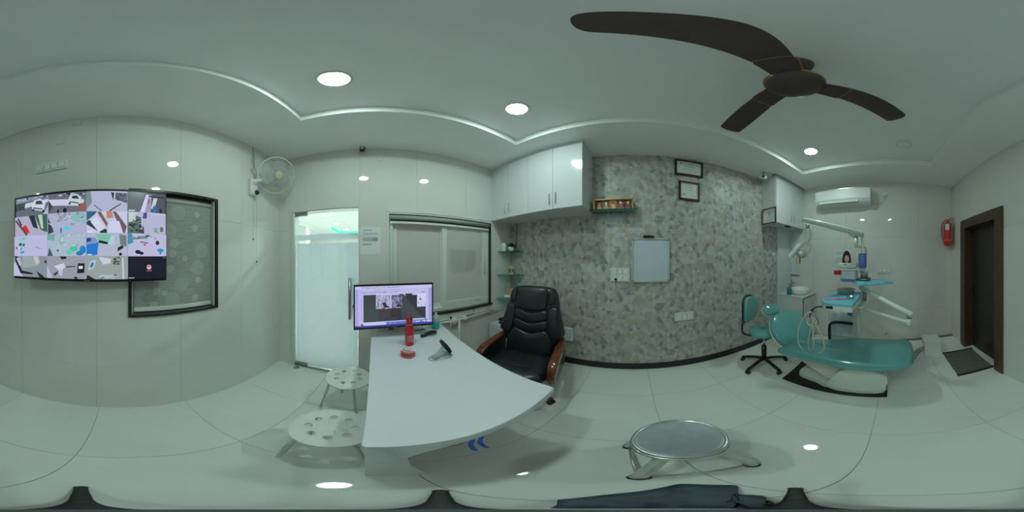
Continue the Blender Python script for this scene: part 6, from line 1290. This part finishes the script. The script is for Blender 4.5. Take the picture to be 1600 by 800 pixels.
# upper instrument tray with cup
ut = Ref(du, (1.845-1.965, 0.195-0.38, 1.255), -62)
m = MB(); m.prism(ellipse(0, 0, 0.195, 0.115, 36, p=3.2), -0.012, 0.006, 0.004); m.box(0.08, 0.18, -0.04, 0.04, -0.03, -0.010, 0.006); m.build('upper_tray', dental_w, ut)
m = MB(); n1, n2 = 26, 14; rn = random.Random(31); vs = []
for i in range(n1+1):
    row = []
    for j in range(n2+1):
        x = -0.205+0.41*i/n1; y = -0.125+0.25*j/n2; e = max(abs(x)/0.19, abs(y)/0.11); z = 0.010+rn.uniform(0, 0.007)-(0.03*(e-0.95) if e > 0.95 else 0)*6; row.append(m.bm.verts.new((x, y, z)))
    vs.append(row)
for i in range(n1):
    for j in range(n2): m.bm.faces.new((vs[i][j], vs[i+1][j], vs[i+1][j+1], vs[i][j+1])).smooth = True
o = m.build('aqua_sheet', aqua_wrap, ut); sd = o.modifiers.new('s', 'SOLIDIFY'); sd.thickness = 0.0015
t = thing('steel_pot', 'small steel pot with instruments on the upper aqua tray', 'pot', (1.855, 0.290, 1.271))
m = MB(); m.lathe([(0, 0), (0.068, 0), (0.078, 0.012), (0.082, 0.024), (0.075, 0.022), (0.066, 0.006), (0, 0.006)], 32); m.build('saucer', chrome_d, t)
m = MB(); m.lathe([(0, 0.008), (0.042, 0.008), (0.044, 0.08), (0.046, 0.082), (0.041, 0.08), (0.039, 0.012), (0, 0.011)], 28); m.build('cup', chrome, t)
m = MB()
for k in range(7): a1 = k*0.9; m.cyl((0.02*math.cos(a1), 0.02*math.sin(a1), 0.02), (0.05*math.cos(a1+.3), 0.05*math.sin(a1+.3), 0.10+0.01*(k % 3)), 0.0022, seg=6)
ins = m.build('instruments', chrome_d, t); ins['kind'] = 'stuff'
# assistant unit
au = Ref(du, (1.90-1.965, 0.475-0.38, 1.26), -10)
m = MB(); m.prism(ellipse(0, 0, 0.075, 0.10, 32, p=3), 0.0, 0.115, 0.012); m.build('lower_body', film_m, au)
m = MB(); m.prism(ellipse(0, 0, 0.077, 0.102, 32, p=3), -0.012, 0.022, 0.006); m.build('blue_underside', blue_wrap, au)
m = MB(); m.prism(ellipse(0, 0, 0.070, 0.095, 32, p=3), -0.016, -0.011, 0.001); m.build('base_plate', dental_w, au)
m = MB(); m.prism([(-0.06, 0.12), (-0.075, 0.08), (-0.075, -0.06), (0.0, -0.16), (0.06, -0.16), (0.075, -0.05), (0.07, 0.12)], 0.118, 0.140, 0.008); m.prism([(-0.055, 0.125), (-0.07, 0.09), (-0.07, -0.03), (-0.02, -0.09), (0.05, -0.09), (0.065, 0.0), (0.06, 0.125)], 0.145, 0.205, 0.018); m.build('control_head', dental_w, au)
a = Art(); a.r(-0.018, 0.022, 0.188, 0.196, (50, 54, 56)); a.build('dark_mark', art_print, au, y=0, M=T(-0.0715, 0.03, 0) @ RZ(-90))
t = Ref(du, (0, -0.05, 1.405))
m = MB(); m.lathe([(0.018, 0), (0.046, 0.0), (0.050, 0.004), (0.052, 0.172), (0.046, 0.176), (0.018, 0.176)], 30); m.build('blue_wrapped_cylinder', blue_wrap, t)
m = MB(); m.lathe([(0.017, -0.06), (0.034, -0.06), (0.040, -0.03), (0.040, -0.002), (0.017, -0.002)], 24); m.build('collar', dental_w, t)
# lamp and its arm
la = thing('dental_lamp', 'white dental lamp with looped yoke hanging from a long tilted arm', 'lamp', (1.965, 0.38, 0))
J = Vector((0.0, 0.03, 0))
m = MB(); m.tube(smooth_path([(0.0, -0.09, 1.575), (0.0, -0.09, 1.635), (0.0, -0.06, 1.655), (0.0, 0.0, 1.665), J+Vector((0, 0, 1.672))], 5), 0.012, 10); m.build('curved_pipe', pale_grey, la)
m = MB(); m.cyl(J+Vector((0, 0, 1.655)), J+Vector((0, 0, 1.77)), 0.026, seg=20); m.build('swivel_housing', dental_w, la)
m = MB(); m.cyl(J+Vector((0, 0, 1.77)), J+Vector((0, 0, 1.83)), 0.022, seg=18); m.build('steel_swivel', chrome_d, la)
A0 = J+Vector((0.0, -0.085, 1.812)); A1 = Vector((-0.455, 0.515, 1.950))
side = (A1-A0).cross(Vector((0, 0, 1))).normalized()
m = MB(); m.sweep([A0, A0.lerp(A1, 0.04), A0.lerp(A1, 0.5), A0.lerp(A1, 1.0)], [0.06, 0.075, 0.07, 0.055], [0.06, 0.075, 0.068, 0.045], side, 0.42); m.build('long_arm', dental_w, la)
m = MB(); m.tube(smooth_path([J+Vector((0, 0.09, 1.815)), J+Vector((0, 0.05, 1.80)), J+Vector((0, 0.02, 1.77))], 4), 0.005, 8); m.build('black_cable', black_pl, la)
# lamp head in the plane across the view, built round point L0
L0 = Vector((-0.455, 0.49, 0)); thL = math.atan2(1.51, 0.87)   # bearing of the lamp
tx = Vector((math.cos(thL), -math.sin(thL), 0)); rx = Vector((math.sin(thL), math.cos(thL), 0))
def LP(px, py, d=0.0): return L0+tx*((px-1255)*0.00685)+rx*d+Vector((0, 0, 1.55+(400-py)*0.0069))
m = MB(); m.cyl(LP(1260, 350), LP(1260.5, 359), 0.019, seg=14); m.build('steel_joint', chrome_d, la)
m = MB(); m.tube(smooth_path([LP(1260.5, 358), LP(1261.5, 366), LP(1260, 374), LP(1254, 379), LP(1245, 387, -0.03), LP(1237, 397, -0.04), LP(1233, 401, -0.04)], 6), [0.030]*14+[0.026]*23, 14)
m.build('yoke_arm', dental_w, la)
m = MB(); m.tube(smooth_path([LP(1259, 378), LP(1263, 384, 0.02), LP(1262, 391, 0.02), LP(1258, 395, 0.01)], 6), 0.018, 12); m.build('yoke_branch', dental_w, la)
m = MB(); m.sweep(smooth_path([LP(1232, 398, -0.045), LP(1236, 406, -0.06), LP(1241, 414, -0.06)], 5), 0.026, 0.014, rx, 0.4); m.build('handle', dental_w, la)
m = MB(); m.sweep(smooth_path([LP(1257, 396, 0.0), LP(1263, 402, -0.01), LP(1269, 409, -0.02)], 5), 0.026, 0.014, rx, 0.4); m.build('handle', dental_w, la)
m = MB(); c = LP(1250, 397); m.M = T(*c) @ RZ(-math.degrees(thL)+90) @ RX(20); m.ball((0, 0, 0), 0.075, 0.06, 0.042, 24, 16); m.ball((-0.02, -0.01, 0.01), 0.045, 0.05, 0.045, 20, 12); m.build('lamp_head', mat('silver_reflector', (0.72, 0.76, 0.76), 0.15, 0.6), la)
m = MB(); c = LP(1243, 407); m.M = T(*c) @ RZ(-math.degrees(thL)+90); m.box(-0.030, 0.030, -0.004, 0.004, -0.040, 0.040, 0.003); m.M = T(*c) @ RZ(-math.degrees(thL)+60); m.box(0.02, 0.055, -0.02, -0.012, -0.035, 0.040, 0.003); m.build('amber_shield', orange, la)

# ------------------------------------------------------------------ control box, rug, tripod, cloth
eb = thing('floor_box', 'white lidded control box on the floor near the foot of the treatment chair', 'box', (2.285, -0.595, 0), -2)
m = MB(); m.box(-0.120, 0.125, -0.115, 0.115, 0, 0.235, 0.003); m.build('body', white_pl, eb); m = MB(); m.box(-0.124, 0.129, -0.119, 0.119, 0.235, 0.25, 0.003); m.build('lid', white_pl, eb)
t = thing('black_cables', 'tangle of black cables between the floor box and the treatment chair', 'cable', (2.18, -0.42, 0))
m = MB()
for k in range(4):
    m.tube(smooth_path([(0.06-0.02*k, -0.055, 0.06+0.035*k), (0.0, 0.02, 0.05+0.03*k), (-0.08, 0.08+0.02*k, 0.02+0.02*k), (-0.16, 0.14+0.03*k, 0.008), (-0.26, 0.16+0.05*k, 0.008)], 5), 0.005, 6)
o = m.build('cables', black_pl, t); o['kind'] = 'stuff'
rg = thing('door_mat', 'dark grey diamond woven door mat in front of the brown door', 'mat', (1.850, -0.935, 0), -3)
m = MB(); m.box(-0.275, 0.275, -0.222, 0.222, 0.0, 0.010, 0.003); m.build('woven_field', weave_m, rg)
for x in (-0.290, 0.290):
    m = MB(); m.box(x-0.016, x+0.016, -0.228, 0.228, 0.0, 0.013, 0.003)
    m.build('border', mat('dark_border', (0.012, 0.014, 0.016), 0.9), rg)
tp = thing('camera_tripod', 'small black three-legged camera stand on the floor right below the viewpoint', 'tripod', (0, 0, 0))
for (x, y) in ((0.060, -0.235), (-0.192, 0.078), (0.192, 0.125)):
    d = Vector((x, y, 0)); m = MB(); m.sweep(smooth_path([d+Vector((0, 0, 0.006)), d*0.72+Vector((0, 0, 0.018)), d*0.35+Vector((0, 0, 0.035)), d*0.02+Vector((0, 0, 0.05))], 5), [0.020]*8+[0.018]*8, 0.012, d.normalized().cross(Vector((0, 0, 1))), 0.35); lg = m.build('leg', mat('dark_green_black', (0.022, 0.028, 0.026), 0.5, noise=0.4, nscale=60), tp)
    m = MB(); m.ball(d*0.97+Vector((0, 0, 0.005)), 0.012, 0.012, 0.005, 12, 8); m.build('rubber_foot', black_pl, lg)
m = MB(); m.cyl((0, 0, 0.03), (0, 0, 0.13), 0.018, seg=20); m.cyl((0, 0, 0.12), (0, 0, 0.80), 0.012, seg=16); m.build('pole', mat('dark_grey_pole', (0.05, 0.06, 0.065), 0.4), tp)
cl = thing('dark_blue_cloth', 'dark blue folded cloth lying on the floor between the tripod legs', 'cloth', (0, 0, 0))
ring_o = [(-0.053, 0.105), (-0.03, 0.16), (0.01, 0.20), (0.045, 0.235), (0.078, 0.258), (0.12, 0.232), (0.150, 0.205), (0.125, 0.172), (0.100, 0.140), (0.110, 0.108), (0.070, 0.066)]
m = MB(); n = 5; rn = random.Random(17)
O_ = [(v.x, v.y) for v in smooth_path([(p[0], p[1], 0) for p in ring_o], 3)]
rows_ = []
for q in range(n+1):
    rows_.append([])
    for p in O_:
        L_ = math.hypot(*p); tt_ = q/n; r_in = 0.032; f = (r_in+(L_-r_in)*tt_)/L_
        rows_[-1].append(m.bm.verts.new((p[0]*f, p[1]*f, 0.006+(0 if q in (0, n) else 0.014*abs(math.sin(p[0]*46+q*1.7))+0.008))))
for q in range(n):
    for i in range(len(O_)-1): m.bm.faces.new((rows_[q][i], rows_[q][i+1], rows_[q+1][i+1], rows_[q+1][i])).smooth = True
o = m.build('cloth', navy, cl); sd = o.modifiers.new('s', 'SOLIDIFY'); sd.thickness = 0.004
bpy.context.view_layer.update()
